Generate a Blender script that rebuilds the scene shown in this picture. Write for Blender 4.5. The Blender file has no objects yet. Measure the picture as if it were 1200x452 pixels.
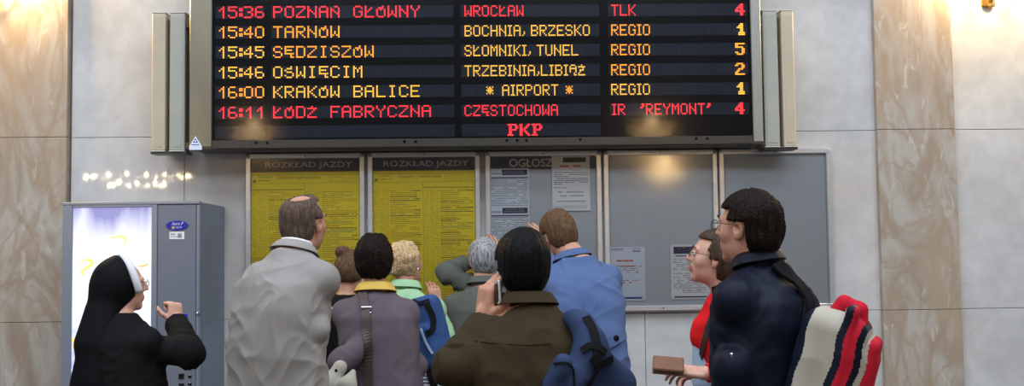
import bpy, math, random
import numpy as np
from mathutils import Vector, Matrix
from mathutils.bvhtree import BVHTree

random.seed(7)
scene = bpy.context.scene
COL = scene.collection
R_ = math.radians

# ------------------------------------------------------------------ camera
F, YAW, PITCH, ROLL, EYE = 1250.0, 0.0298348821, 0.0583030897, -0.0125370617, 1.60
def _axes():
    cy, sy = math.cos(YAW), math.sin(YAW); cp, sp = math.cos(PITCH), math.sin(PITCH)
    X = Vector((cy, -sy, 0)); Yf = Vector((sy, cy, 0)); Z = Vector((0, 0, 1))
    fwd = Yf * cp + Z * sp; up = Z * cp - Yf * sp
    c, s = math.cos(ROLL), math.sin(ROLL)
    return X * c + up * s, up * c - X * s, fwd
RIGHT, UP, FWD = _axes()
def ray(px, py):
    return FWD + RIGHT * ((px - 600) / F) + UP * (-(py - 226) / F)
def P(px, py, Y):
    """the point on the plane y = Y that the photo shows at pixel px, py"""
    d = ray(px, py); t = Y / d.y
    return Vector((d.x * t, Y, EYE + d.z * t))
cam = bpy.data.cameras.new('camera'); camo = bpy.data.objects.new('camera', cam); COL.objects.link(camo)
m = Matrix((RIGHT, UP, -FWD)).transposed().to_4x4(); m.translation = (0, 0, EYE)
camo.matrix_world = m
cam.sensor_fit = 'HORIZONTAL'; cam.sensor_width = 36; cam.lens = 36 * F / 1200
cam.clip_start = 0.05; cam.clip_end = 100
scene.camera = camo

# ------------------------------------------------------------------ materials
def mat(name, col=(.5, .5, .5), rough=.6, metal=0., spec=.5, noise=None, bump=None, emit=None, coat=0.):
    """noise=(scale xyz, amount, second colour); bump=(scale, strength, distance)"""
    M = bpy.data.materials.new(name); M.use_nodes = True
    nt = M.node_tree; b = nt.nodes['Principled BSDF']
    b.inputs['Base Color'].default_value = (*col, 1); b.inputs['Roughness'].default_value = rough
    b.inputs['Metallic'].default_value = metal; b.inputs['Specular IOR Level'].default_value = spec
    b.inputs['Coat Weight'].default_value = coat; b.inputs['Coat Roughness'].default_value = .05
    if emit:
        b.inputs['Emission Color'].default_value = (*emit[0], 1); b.inputs['Emission Strength'].default_value = emit[1]
    tc = None
    if noise or bump:
        tc = nt.nodes.new('ShaderNodeTexCoord')
    if noise:
        sc, c2 = noise[0], noise[1]; det = noise[2] if len(noise) > 2 else 4
        mp = nt.nodes.new('ShaderNodeMapping'); nt.links.new(tc.outputs['Object'], mp.inputs[0])
        mp.inputs['Scale'].default_value = sc if hasattr(sc, '__len__') else (sc, sc, sc)
        n = nt.nodes.new('ShaderNodeTexNoise'); n.inputs['Scale'].default_value = 1; n.inputs['Detail'].default_value = det
        nt.links.new(mp.outputs[0], n.inputs['Vector'])
        r = nt.nodes.new('ShaderNodeValToRGB'); r.color_ramp.elements[0].position = .35; r.color_ramp.elements[1].position = .65
        r.color_ramp.elements[0].color = (*col, 1); r.color_ramp.elements[1].color = (*c2, 1)
        nt.links.new(n.outputs['Fac'], r.inputs[0]); nt.links.new(r.outputs[0], b.inputs['Base Color'])
    if bump:
        sc, st, di = bump
        mp = nt.nodes.new('ShaderNodeMapping'); nt.links.new(tc.outputs['Object'], mp.inputs[0])
        mp.inputs['Scale'].default_value = sc if hasattr(sc, '__len__') else (sc, sc, sc)
        n = nt.nodes.new('ShaderNodeTexNoise'); n.inputs['Scale'].default_value = 1; n.inputs['Detail'].default_value = 3
        nt.links.new(mp.outputs[0], n.inputs['Vector'])
        bp = nt.nodes.new('ShaderNodeBump'); bp.inputs['Strength'].default_value = st; bp.inputs['Distance'].default_value = di
        nt.links.new(n.outputs['Fac'], bp.inputs['Height']); nt.links.new(bp.outputs[0], b.inputs['Normal'])
    return M

def nodes(M):
    nt = M.node_tree
    return nt, nt.nodes['Principled BSDF']
def N(nt, kind, **kw):
    n = nt.nodes.new(kind)
    for k, v in kw.items():
        if k in n.inputs: n.inputs[k].default_value = v
        else: setattr(n, k, v)
    return n
def ramp(nt, src, stops):
    r = nt.nodes.new('ShaderNodeValToRGB'); cr = r.color_ramp
    while len(cr.elements) < len(stops): cr.elements.new(.5)
    for e, (p, c) in zip(cr.elements, stops):
        e.position = p; e.color = (*c, 1) if hasattr(c, '__len__') else (c, c, c, 1)
    nt.links.new(src, r.inputs[0]); return r.outputs[0]
def mixc(nt, fac, a, b, mode='MIX'):
    n = nt.nodes.new('ShaderNodeMix'); n.data_type = 'RGBA'; n.blend_type = mode
    for s, v in ((0, fac), (6, a), (7, b)):
        if hasattr(v, 'links') or hasattr(v, 'is_linked'): nt.links.new(v, n.inputs[s])
        else: n.inputs[s].default_value = v if s == 0 else (*v, 1)
    return n.outputs[2]

def marble_light():
    M = mat('pale marble', (.7, .7, .7), .035, spec=.42); nt, b = nodes(M)
    tc = N(nt, 'ShaderNodeTexCoord').outputs['Object']
    n1 = N(nt, 'ShaderNodeTexNoise', Scale=1.6, Detail=6, Distortion=.6); nt.links.new(tc, n1.inputs['Vector'])
    base = ramp(nt, n1.outputs['Fac'], [(.3, (.50, .50, .50)), (.52, (.58, .58, .585)), (.75, (.65, .65, .65))])
    n2 = N(nt, 'ShaderNodeTexNoise', Scale=9., Detail=8, Distortion=.4); nt.links.new(tc, n2.inputs['Vector'])
    mott = ramp(nt, n2.outputs['Fac'], [(.35, .90), (.6, 1.0)])
    c = mixc(nt, 1., base, mott, 'MULTIPLY')
    n3 = N(nt, 'ShaderNodeTexNoise', Scale=1.1, Detail=5, Distortion=1.6); nt.links.new(tc, n3.inputs['Vector'])
    vein = ramp(nt, n3.outputs['Fac'], [(.490, 0), (.5, .16), (.510, 0)])
    c = mixc(nt, vein, c, (.45, .40, .34))
    n4 = N(nt, 'ShaderNodeTexNoise', Scale=.55, Detail=2); nt.links.new(tc, n4.inputs['Vector'])
    warm = ramp(nt, n4.outputs['Fac'], [(.52, 0), (.7, .4)])
    c = mixc(nt, warm, c, (.60, .49, .38))
    nt.links.new(c, b.inputs['Base Color'])
    return M
def marble_tan():
    M = mat('tan breccia marble', (.5, .4, .3), .08, spec=.4); nt, b = nodes(M)
    tc = N(nt, 'ShaderNodeTexCoord').outputs['Object']
    mp = N(nt, 'ShaderNodeMapping'); mp.inputs['Scale'].default_value = (1, 1, .42); mp.inputs['Rotation'].default_value = (0, .35, 0)
    nt.links.new(tc, mp.inputs[0])
    n1 = N(nt, 'ShaderNodeTexNoise', Scale=2.6, Detail=9, Distortion=1.1); nt.links.new(mp.outputs[0], n1.inputs['Vector'])
    base = ramp(nt, n1.outputs['Fac'], [(.22, (.25, .19, .14)), (.38, (.37, .31, .26)), (.47, (.46, .43, .39)), (.56, (.35, .28, .21)), (.64, (.47, .43, .38)), (.78, (.33, .23, .16))])
    n2 = N(nt, 'ShaderNodeTexNoise', Scale=2.2, Detail=6, Distortion=2.2); nt.links.new(mp.outputs[0], n2.inputs['Vector'])
    v = ramp(nt, n2.outputs['Fac'], [(.44, 0), (.5, .7), (.53, 0)])
    c = mixc(nt, v, base, (.36, .27, .20))
    n5 = N(nt, 'ShaderNodeTexNoise', Scale=1.5, Detail=4, Distortion=1.); nt.links.new(mp.outputs[0], n5.inputs['Vector'])
    o = ramp(nt, n5.outputs['Fac'], [(.5, 0), (.68, .7)])
    c = mixc(nt, o, c, (.43, .33, .24))
    n3 = N(nt, 'ShaderNodeTexNoise', Scale=14, Detail=6, Distortion=.8); nt.links.new(mp.outputs[0], n3.inputs['Vector'])
    w = ramp(nt, n3.outputs['Fac'], [(.63, 0), (.70, .5)])
    c = mixc(nt, w, c, (.60, .57, .53))
    nt.links.new(c, b.inputs['Base Color'])
    return M
M = {}
M['marble'] = marble_light(); M['breccia'] = marble_tan()
M['mortar'] = mat('dark joint', (.34, .32, .30), .9)
M['floor'] = mat('floor stone', (.10, .09, .085), .3, noise=(3, (.14, .13, .12)))
M['plaster'] = mat('rear plaster', (.17, .145, .12), .8, noise=(1.2, (.21, .18, .15)))
M['ceil'] = mat('ceiling plaster', (.6, .6, .6), .9)
M['alu'] = mat('aluminium', (.62, .65, .70), .32, metal=.75, noise=((3, 3, 60), (.70, .73, .78)))
M['aludark'] = mat('aluminium side', (.30, .36, .46), .35, metal=.8)
M['corner'] = mat('grey plastic corner', (.34, .33, .29), .6)
M['greyboard'] = mat('grey pin board', (.49, .53, .62), .7, noise=(2., (.53, .57, .66)), bump=(300, .15, .001))
M['navy_strip'] = mat('navy header', (.018, .022, .10), .5)
M['header_text'] = mat('header lettering', (.60, .61, .66), .5)
M['ink'] = mat('black ink', (.02, .02, .03), .7)
M['inkblue'] = mat('blue ink', (.02, .05, .32), .6)
M['inkred'] = mat('red ink', (.6, .05, .05), .6)
M['inkgrey'] = mat('grey print', (.24, .25, .32), .7)
M['inkfaint'] = mat('faint print', (.38, .42, .55), .7)
M['inkolive'] = mat('olive print', (.50, .40, .02), .7)
M['inkdolive'] = mat('dark olive print', (.20, .17, .03), .7)
M['inkorange'] = mat('orange print', (.60, .30, .02), .7)
M['inkgreen'] = mat('green print', (.30, .36, .10), .7)
M['yellow'] = mat('yellow paper', (.92, .73, .022), .6, noise=((2, 2, 8), (.88, .68, .020)))
M['paper'] = mat('white paper', (.80, .81, .90), .6)
M['paperblue'] = mat('bluish paper', (.70, .76, .92), .6)
M['bezel'] = mat('bronze grey metal', (.23, .215, .16), .33, metal=.6, noise=((6, 6, 1.5), (.19, .185, .15)))
M['bezel_light'] = mat('grey metal edge', (.30, .30, .28), .4, metal=.5)
M['bezel_dark'] = mat('dark brown trim', (.035, .030, .024), .35)
M['black'] = mat('matt black', (.005, .005, .007), .6, spec=.1)
M['blackgloss'] = mat('black gloss', (.008, .008, .010), .15)
M['module'] = mat('matrix module', (.018, .024, .036), .5, spec=.12, noise=((60, 1, 1), (.025, .032, .047)))
M['rust'] = mat('rusty bracket', (.12, .06, .035), .8, noise=(20, (.22, .13, .08)))
M['beige'] = mat('beige enamel', (.56, .48, .35), .45, noise=((2, 2, 6), (.50, .44, .33)))
M['greyenamel'] = mat('grey enamel', (.42, .42, .37), .45, noise=((2, 2, 6), (.38, .39, .35)))
M['edge'] = mat('pale edge', (.62, .63, .58), .4)
M['brass'] = mat('old brass', (.42, .26, .09), .35, metal=.9)
M['machine'] = mat('silver blue enamel', (.21, .235, .30), .35, metal=.35, noise=(1.5, (.19, .215, .28)))
M['machine_frame'] = mat('silver blue frame', (.30, .34, .44), .3, metal=.5)
M['machine_side'] = mat('perforated side', (.20, .25, .32), .45, metal=.3)
M['oval'] = mat('blue badge', (.012, .022, .36), .3)
M['white'] = mat('white', (.8, .8, .82), .5)
M['chrome'] = mat('chrome', (.7, .7, .7), .12, metal=1)
M['gold'] = mat('gold print', (.62, .45, .06), .5)
M['lampglass'] = mat('lamp glass', (1, .8, .5), .4, emit=((1, .66, .30), 22))
M['bulb'] = mat('candle bulb', (1, .85, .6), .4, emit=((1, .80, .48), 150))
def led(name, c, s): return mat(name, (.02, .02, .02), .5, emit=(c, s))
M['led_red'] = led('red diode', (1, .022, .03), 2.6)
M['led_amber'] = led('amber diode', (1, .34, .015), 2.3)
M['led_yellow'] = led('yellow diode', (1, .50, .04), 2.1)
def glass_mat(name, tint, rough, fac):
    G = bpy.data.materials.new(name); G.use_nodes = True; nt = G.node_tree; nt.nodes.clear()
    out = nt.nodes.new('ShaderNodeOutputMaterial'); mx = nt.nodes.new('ShaderNodeMixShader')
    t = nt.nodes.new('ShaderNodeBsdfTransparent'); t.inputs[0].default_value = (*tint, 1)
    g = nt.nodes.new('ShaderNodeBsdfGlossy'); g.inputs['Roughness'].default_value = rough
    fr = nt.nodes.new('ShaderNodeFresnel'); fr.inputs['IOR'].default_value = fac
    nt.links.new(fr.outputs[0], mx.inputs[0]); nt.links.new(t.outputs[0], mx.inputs[1]); nt.links.new(g.outputs[0], mx.inputs[2])
    nt.links.new(mx.outputs[0], out.inputs[0]); return G
M['glass'] = glass_mat('case glass', (.97, .98, .97), .09, 1.42)
M['boardglass'] = glass_mat('board glass', (.93, .94, .96), .08, 1.22)

# ------------------------------------------------------------------ mesh helpers
class MB:
    """collects shapes, links them as one mesh"""
    def __init__(s): s.v = []; s.f = []; s.mi = []
    def quad(s, a, b, c, d, mi=0):
        n = len(s.v); s.v += [tuple(a), tuple(b), tuple(c), tuple(d)]; s.f.append((n, n+1, n+2, n+3)); s.mi.append(mi)
    def poly(s, pts, mi=0):
        n = len(s.v); s.v += [tuple(p) for p in pts]; s.f.append(tuple(range(n, n+len(pts)))); s.mi.append(mi)
    def box(s, x0, x1, y0, y1, z0, z1, mi=0, bev=0.):
        if x0 > x1: x0, x1 = x1, x0
        if y0 > y1: y0, y1 = y1, y0
        if z0 > z1: z0, z1 = z1, z0
        b = min(bev, (x1-x0)*.45, (y1-y0)*.45, (z1-z0)*.45)
        n = len(s.v)
        if b <= 0:
            s.v += [(x, y, z) for x in (x0, x1) for y in (y0, y1) for z in (z0, z1)]
            for f in ((0,1,3,2),(4,6,7,5),(0,4,5,1),(2,3,7,6),(0,2,6,4),(1,5,7,3)):
                s.f.append(tuple(n+i for i in f)); s.mi.append(mi)
            return
        # chamfered box: 24 vertices
        idx = {}
        for ix, x in enumerate((x0, x1)):
            for iy, y in enumerate((y0, y1)):
                for iz, z in enumerate((z0, z1)):
                    sx, sy, sz = (1-2*ix), (1-2*iy), (1-2*iz)
                    for a, off in enumerate(((0, sy*b, sz*b), (sx*b, 0, sz*b), (sx*b, sy*b, 0))):
                        idx[(ix, iy, iz, a)] = len(s.v); s.v.append((x+off[0], y+off[1], z+off[2]))
        F_ = []
        for i in (0, 1):
            F_.append([idx[(i, a, b_, 0)] for a, b_ in ((0,0),(0,1),(1,1),(1,0))])
            F_.append([idx[(a, i, b_, 1)] for a, b_ in ((0,0),(0,1),(1,1),(1,0))])
            F_.append([idx[(a, b_, i, 2)] for a, b_ in ((0,0),(0,1),(1,1),(1,0))])
            for j in (0, 1):
                F_.append([idx[(0,i,j,1)], idx[(1,i,j,1)], idx[(1,i,j,2)], idx[(0,i,j,2)]])
                F_.append([idx[(i,0,j,0)], idx[(i,1,j,0)], idx[(i,1,j,2)], idx[(i,0,j,2)]])
                F_.append([idx[(i,j,0,0)], idx[(i,j,1,0)], idx[(i,j,1,1)], idx[(i,j,0,1)]])
                for k in (0, 1):
                    if True: F_.append([idx[(i,j,k,0)], idx[(i,j,k,1)], idx[(i,j,k,2)]])
        c = Vector(((x0+x1)/2, (y0+y1)/2, (z0+z1)/2))
        for f in F_:
            p = [Vector(s.v[q]) for q in f]; nn = (p[1]-p[0]).cross(p[2]-p[0])
            if nn.dot(sum(p, Vector())/len(p) - c) < 0: f = f[::-1]
            s.f.append(tuple(f)); s.mi.append(mi)
    def tube(s, pts, rad, seg=8, mi=0, cap=True, flat=None):
        """round tube through points; rad number or list; flat=(axis vector, factor) squashes"""
        pts = [Vector(p) for p in pts]; n = len(pts)
        rad = rad if hasattr(rad, '__len__') else [rad]*n
        base = len(s.v); prev = None
        for i, p in enumerate(pts):
            t = (pts[min(i+1, n-1)] - pts[max(i-1, 0)]).normalized()
            if prev is None:
                a = Vector((0, 0, 1)) if abs(t.z) < .9 else Vector((1, 0, 0))
                u = t.cross(a).normalized()
            else:
                u = (prev - t*prev.dot(t)).normalized()
            prev = u; w = t.cross(u)
            for k in range(seg):
                an = 2*math.pi*k/seg; o = (u*math.cos(an) + w*math.sin(an))*rad[i]
                if flat: ax = flat[0].normalized(); o = o - ax*(o.dot(ax))*(1-flat[1])
                s.v.append(tuple(p+o))
        for i in range(n-1):
            for k in range(seg):
                k2 = (k+1) % seg
                s.f.append((base+i*seg+k, base+i*seg+k2, base+(i+1)*seg+k2, base+(i+1)*seg+k)); s.mi.append(mi)
        if cap:
            s.f.append(tuple(base+k for k in range(seg))[::-1]); s.mi.append(mi)
            s.f.append(tuple(base+(n-1)*seg+k for k in range(seg))); s.mi.append(mi)
    def lathe(s, prof, c, seg=20, mi=0, sx=1., sy=1.):
        """prof list of (r, z)"""
        base = len(s.v); c = Vector(c)
        for r, z in prof:
            for k in range(seg):
                an = 2*math.pi*k/seg
                s.v.append((c.x+r*sx*math.cos(an), c.y+r*sy*math.sin(an), c.z+z))
        for i in range(len(prof)-1):
            for k in range(seg):
                k2 = (k+1) % seg
                s.f.append((base+i*seg+k, base+i*seg+k2, base+(i+1)*seg+k2, base+(i+1)*seg+k)); s.mi.append(mi)
        s.f.append(tuple(base+k for k in range(seg))[::-1]); s.mi.append(mi)
        s.f.append(tuple(base+(len(prof)-1)*seg+k for k in range(seg))); s.mi.append(mi)
    def ball(s, c, r, seg=12, mi=0, sc=(1, 1, 1)):
        prof = [(max(1e-4, r*math.sin(math.pi*i/8)), -r*math.cos(math.pi*i/8)*sc[2]) for i in range(9)]
        s.lathe(prof, c, seg, mi, sc[0], sc[1])
    def ribbon(s, pts, half, nor, thick=.003, mi=0):
        """flat strap; pts points, half = half width vectors, nor = outward normals"""
        base = len(s.v); n = len(pts)
        for p, h, q in zip(pts, half, nor):
            p, h, q = Vector(p), Vector(h), Vector(q)
            for o in (-h + q*thick, h + q*thick, h, -h): s.v.append(tuple(p+o))
        for i in range(n-1):
            for k in range(4):
                k2 = (k+1) % 4
                s.f.append((base+i*4+k, base+i*4+k2, base+(i+1)*4+k2, base+(i+1)*4+k)); s.mi.append(mi)
        s.f.append((base+3, base+2, base+1, base)); s.mi.append(mi)
        b2 = base+(n-1)*4; s.f.append((b2, b2+1, b2+2, b2+3)); s.mi.append(mi)
    def build(s, name, mats, parent=None, origin=None, smooth=False):
        me = bpy.data.meshes.new(name)
        o_ = Vector(origin) if origin is not None else (Vector(parent['_o']) if parent is not None else Vector((0, 0, 0)))
        me.from_pydata([(a-o_.x, b-o_.y, c-o_.z) for a, b, c in s.v], [], s.f)
        mats = mats if isinstance(mats, (list, tuple)) else [mats]
        for q in mats: me.materials.append(q)
        if len(mats) > 1: me.polygons.foreach_set('material_index', s.mi)
        if smooth: me.polygons.foreach_set('use_smooth', [True]*len(me.polygons))
        me.update()
        return link(name, me, parent, o_)
def link(name, me, parent=None, o_=Vector((0, 0, 0))):
    ob = bpy.data.objects.new(name, me); COL.objects.link(ob)
    if parent is not None: ob.parent = parent
    else: ob.location = o_
    ob['_o'] = tuple(o_)
    return ob
def tag(o, label=None, cat=None, group=None, kind=None):
    if label: o['label'] = label
    if cat: o['category'] = cat
    if group: o['group'] = group
    if kind: o['kind'] = kind
    return o
def thing(name, loc, label, cat, group=None):
    o = bpy.data.objects.new(name, None); COL.objects.link(o); o.location = loc; o['_o'] = tuple(loc)
    o.empty_display_size = .1
    return tag(o, label, cat, group)
_fc = {}
def text_mesh(name, s, size, material, parent, loc, offset=0., extrude=.0005, align='LEFT', shear=0., spacing=1., width=None, fit=None):
    """lettering standing on a plane y = const, facing the room; fit = (x0, x1, z0, z1)"""
    cu = bpy.data.curves.new(name, 'FONT'); cu.body = s; cu.size = 1; cu.extrude = 0; cu.offset = offset; cu.shear = shear
    cu.space_character = spacing; cu.resolution_u = 3
    tmp = bpy.data.objects.new('tmp', cu); COL.objects.link(tmp)
    dg = bpy.context.evaluated_depsgraph_get()
    me = bpy.data.meshes.new_from_object(tmp.evaluated_get(dg))
    bpy.data.objects.remove(tmp); bpy.data.curves.remove(cu)
    n = len(me.vertices); co = np.empty(n*3, np.float32); me.vertices.foreach_get('co', co); co = co.reshape(-1, 3)
    x0, x1, z0, z1 = fit
    lo = co.min(0); hi = co.max(0)
    out = np.zeros_like(co)
    out[:, 0] = x0 + (co[:, 0]-lo[0])/(hi[0]-lo[0])*(x1-x0)
    out[:, 2] = z0 + (co[:, 1]-lo[1])/(hi[1]-lo[1])*(z1-z0)
    out[:, 1] = loc
    po = np.array(parent['_o']); out -= po
    me.vertices.foreach_set('co', out.astype(np.float32).ravel()); me.update()
    me.materials.clear(); me.materials.append(material)
    ob = bpy.data.objects.new(name, me); COL.objects.link(ob); ob.parent = parent; ob['_o'] = tuple(parent['_o'])
    return ob

# ------------------------------------------------------------------ the hall
WY = 7.0
ZJ = [.02, 1.21, 2.40, 3.59, 4.78, 5.97, 7.16]
def slabs(mb, xs_rows, y, z0=0.0, thick=.03, gap=.0016):
    for r in range(len(ZJ)-1):
        xs = xs_rows[r % len(xs_rows)]
        for a, b in zip(xs[:-1], xs[1:]):
            mb.box(a+gap, b-gap, y, y+thick, max(ZJ[r], 0)+gap, ZJ[r+1]-gap, bev=.002)
w = MB()
slabs(w, [[-2.66, -1.928, -.43, 1.07, 2.64], [-2.66, -1.928, -.43, 1.07, 2.64], [-2.66, -1.2, .2, 1.6, 2.64]], WY)
w.box(-9, 9, WY+.03, WY+.3, 0, 7.16, 1)
slabs(w, [[3.10, 4.5, 5.9, 7.3, 9]], WY); slabs(w, [[-9, -7.5, -6, -4.6, -3.35]], WY)
tag(w.build('wall_back', [M['marble'], M['mortar']]), 'pale polished marble slab wall with thin joints', kind='structure')
for i, (a, b) in enumerate(((-3.35, -2.672), (2.632, 3.157))):
    t_ = MB(); slabs(t_, [[a, b]], WY-.045, thick=.075)
    t_.box(a+.004, b-.004, WY-.035, WY+.02, 0, 7.16, 1)
    tag(t_.build('trim_%d' % (i+1), [M['breccia'], M['mortar']]), 'tan veined marble pilaster at the %s' % ('left', 'right')[i], kind='structure')
f_ = MB(); f_.box(-9, 9, -3.6, 7.3, -.2, 0); tag(f_.build('floor', M['floor']), kind='structure')
RY = -3.2
for nm, a in (('wall_front', (-9, 9, RY-.3, RY, 0, 7.16)), ('wall_left', (-9.3, -9, -3.6, 7.3, 0, 7.16)), ('wall_right', (9, 9.3, -3.6, 7.3, 0, 7.16))):
    b_ = MB(); b_.box(*a); tag(b_.build(nm, M['plaster']), kind='structure')
c_ = MB()   # ceiling with a long skylight opening
c_.box(-9.3, 9.3, -3.6, -.3, 7.16, 7.4); c_.box(-9.3, 9.3, 4.7, 7.3, 7.16, 7.4)
c_.box(-9.3, -7.5, -.3, 4.7, 7.16, 7.4); c_.box(7.5, 9.3, -.3, 4.7, 7.16, 7.4)
tag(c_.build('ceiling', M['ceil']), kind='structure')

def area(name, loc, rot, sx, sy, power, col):
    l = bpy.data.lights.new(name, 'AREA'); l.shape = 'RECTANGLE'; l.size = sx; l.size_y = sy; l.energy = power; l.color = col
    o = bpy.data.objects.new(name, l); COL.objects.link(o); o.location = loc; o.rotation_euler = rot; return o
area('skylight_daylight', (0, 2.2, 7.35), (0, 0, 0), 14.6, 4.6, 920, (.84, .92, 1.0))
for k_, xw in enumerate((-6.2, -2.07, 2.07, 6.2)):      # unseen rear windows with lamps, added for frontal light on the cases
    q_ = MB()
    for a_ in ((xw-1.6, xw+1.6, 5.3, 5.4), (xw-1.6, xw+1.6, 7.0, 7.1), (xw-1.6, xw-1.5, 5.4, 7.0), (xw+1.5, xw+1.6, 5.4, 7.0), (xw-.03, xw+.03, 5.4, 7.0)):
        q_.box(a_[0], a_[1], -3.2, -3.12, a_[2], a_[3])
    tag(q_.build('window_%d' % (k_+1), M['ceil']), 'high window in the rear wall', kind='structure')
    area('window_daylight', (xw, -3.1, 6.2), (R_(76), 0, 0), 3.0, 1.6, 105, (.80, .90, 1.0))
wd = bpy.data.worlds.new('world'); scene.world = wd; wd.use_nodes = True
wd.node_tree.nodes['Background'].inputs[0].default_value = (.55, .68, .95, 1); wd.node_tree.nodes['Background'].inputs[1].default_value = .6

# ------------------------------------------------------------------ wall sconces
def sconce(x, z, y, s, label):
    """s = -1: fixed to the back wall, arms towards the room"""
    t = thing('wall_sconce', (x, y, z), label, 'wall lamp', 'brass wall sconces')
    b = MB()
    b.box(x-.05, x+.05, y+s*.004, y+s*.02, z+.02, z+.34, bev=.006)
    b.ball((x, y+s*.05, z+.20), .045, sc=(1, .8, 1.5))
    b.build('back_plate', M['brass'], t, smooth=False)
    f = MB(); f.lathe([(.002, 0), (.010, .006), (.016, .02), (.009, .032), (.014, .042), (.024, .058), (.016, .075), (.03, .095), (.02, .11)], (x, y+s*.05, z), 14)
    f.build('finial', M['brass'], t, smooth=True)
    for d in (-1, 1):
        a = MB(); pts = [(x + d*(.02+.17*q), y+s*(.05+.03*math.sin(q*3)), z+.14-.06*math.sin(q*math.pi)+.04*q) for q in [i/8 for i in range(9)]]
        a.tube(pts, .008, 8); a.lathe([(.006, 0), (.03, .012), (.02, .02), (.014, .06), (.014, .07)], (x+d*.19, y+s*.05, z+.17), 12)
        arm = a.build('arm', M['brass'], t, smooth=True)
        g = MB(); g.lathe([(.012, 0), (.03, .02), (.036, .05), (.026, .085), (.006, .11)], (x+d*.19, y+s*.05, z+.24), 14)
        g.build('bulb', M['lampglass'], arm, smooth=True)
        l = bpy.data.lights.new('sconce_light', 'POINT'); l.energy = 62; l.color = (1, .68, .30); l.shadow_soft_size = .04
        lo = bpy.data.objects.new('sconce_light', l); COL.objects.link(lo); lo.location = (x+d*.19, y+s*.11, z+.27)
    return t
sconce(3.425, 3.205, WY, -1, 'brass wall sconce above right of the display board, only its finial showing')
sconce(-3.15, 3.205, WY, -1, 'brass wall sconce lighting the tan pilaster at top left')
def bowl(x, z, label, s=1.):
    """wide frosted bowl lamp on the rear wall"""
    t = thing('bowl_wall_lamp', (x, RY, z), label, 'wall lamp', 'frosted bowl lamps on the rear wall')
    q = MB(); q.box(x-.07, x+.07, RY+.002, RY+.03, z-.05, z+.10, bev=.006); q.build('back_plate', M['brass'], t)
    q = MB(); q.lathe([(.02, -.10), (.10, -.085), (.22, -.03), (.31, .07), (.33, .13), (.32, .13), (.29, .07), (.2, -.01), (.02, -.06)], (x, RY+.20, z), 28, sx=s, sy=.5)
    q.build('glass_bowl', M['bowl'], t, smooth=True)
    l = bpy.data.lights.new('bowl_light', 'POINT'); l.energy = 16; l.color = (1, .68, .34); l.shadow_soft_size = .06
    lo = bpy.data.objects.new('bowl_light', l); COL.objects.link(lo); lo.location = (x, RY+.20, z+.22)
M['bowl'] = mat('frosted bowl glass', (1, .8, .5), .5, emit=((1, .62, .25), 20.))
bowl(-3.45, 3.42, 'frosted bowl lamp on the rear wall, mirrored low over the 16:11 row')
bowl(2.66, 3.42, 'frosted bowl lamp on the rear wall, mirrored below the word REYMONT')
bowl(2.95, 2.86, 'frosted bowl lamp on the rear wall, mirrored in the grey notice case')

# chandelier whose bulbs mirror in the polished marble left of the board
ch = thing('chandelier', (-5.1, -2.0, 2.7), 'wide brass chandelier with candle bulbs mirrored in marble above the machine', 'chandelier')
r_ = MB(); cx_, cy_, cz_ = -5.1, -2.0, 2.78
ring = lambda rr, zz, n=40: [(cx_+rr*math.cos(2*math.pi*i/n), cy_+.6*rr*math.sin(2*math.pi*i/n), zz) for i in range(n+1)]
r_.tube(ring(.75, cz_), .014, 8); r_.tube(ring(.4, cz_-.12), .012, 8)
for k in range(8):
    a = math.pi*k/4; r_.tube([(cx_, cy_, cz_+.5), (cx_+.75*math.cos(a), cy_+.45*math.sin(a), cz_)], .006, 6)
r_.build('ring_frame', M['brass'], ch, smooth=True)
r_ = MB(); r_.tube([(cx_, cy_, cz_+.5), (cx_, cy_, 7.16)], .01, 6); r_.build('hanging_rod', M['brass'], ch)
for k in range(26):
    rr, zz = (.75, cz_) if k < 17 else (.4, cz_-.12)
    a = 2*math.pi*k/17 + .1 if k < 17 else 2*math.pi*(k-17)/9
    q = MB(); q.lathe([(.009, 0), (.016, .015), (.018, .03), (.003, .06)], (cx_+rr*math.cos(a), cy_+.6*rr*math.sin(a), zz+.02+.03*random.random()), 8)
    q.build('candle_bulb', M['bulb'], ch, smooth=True)

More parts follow.
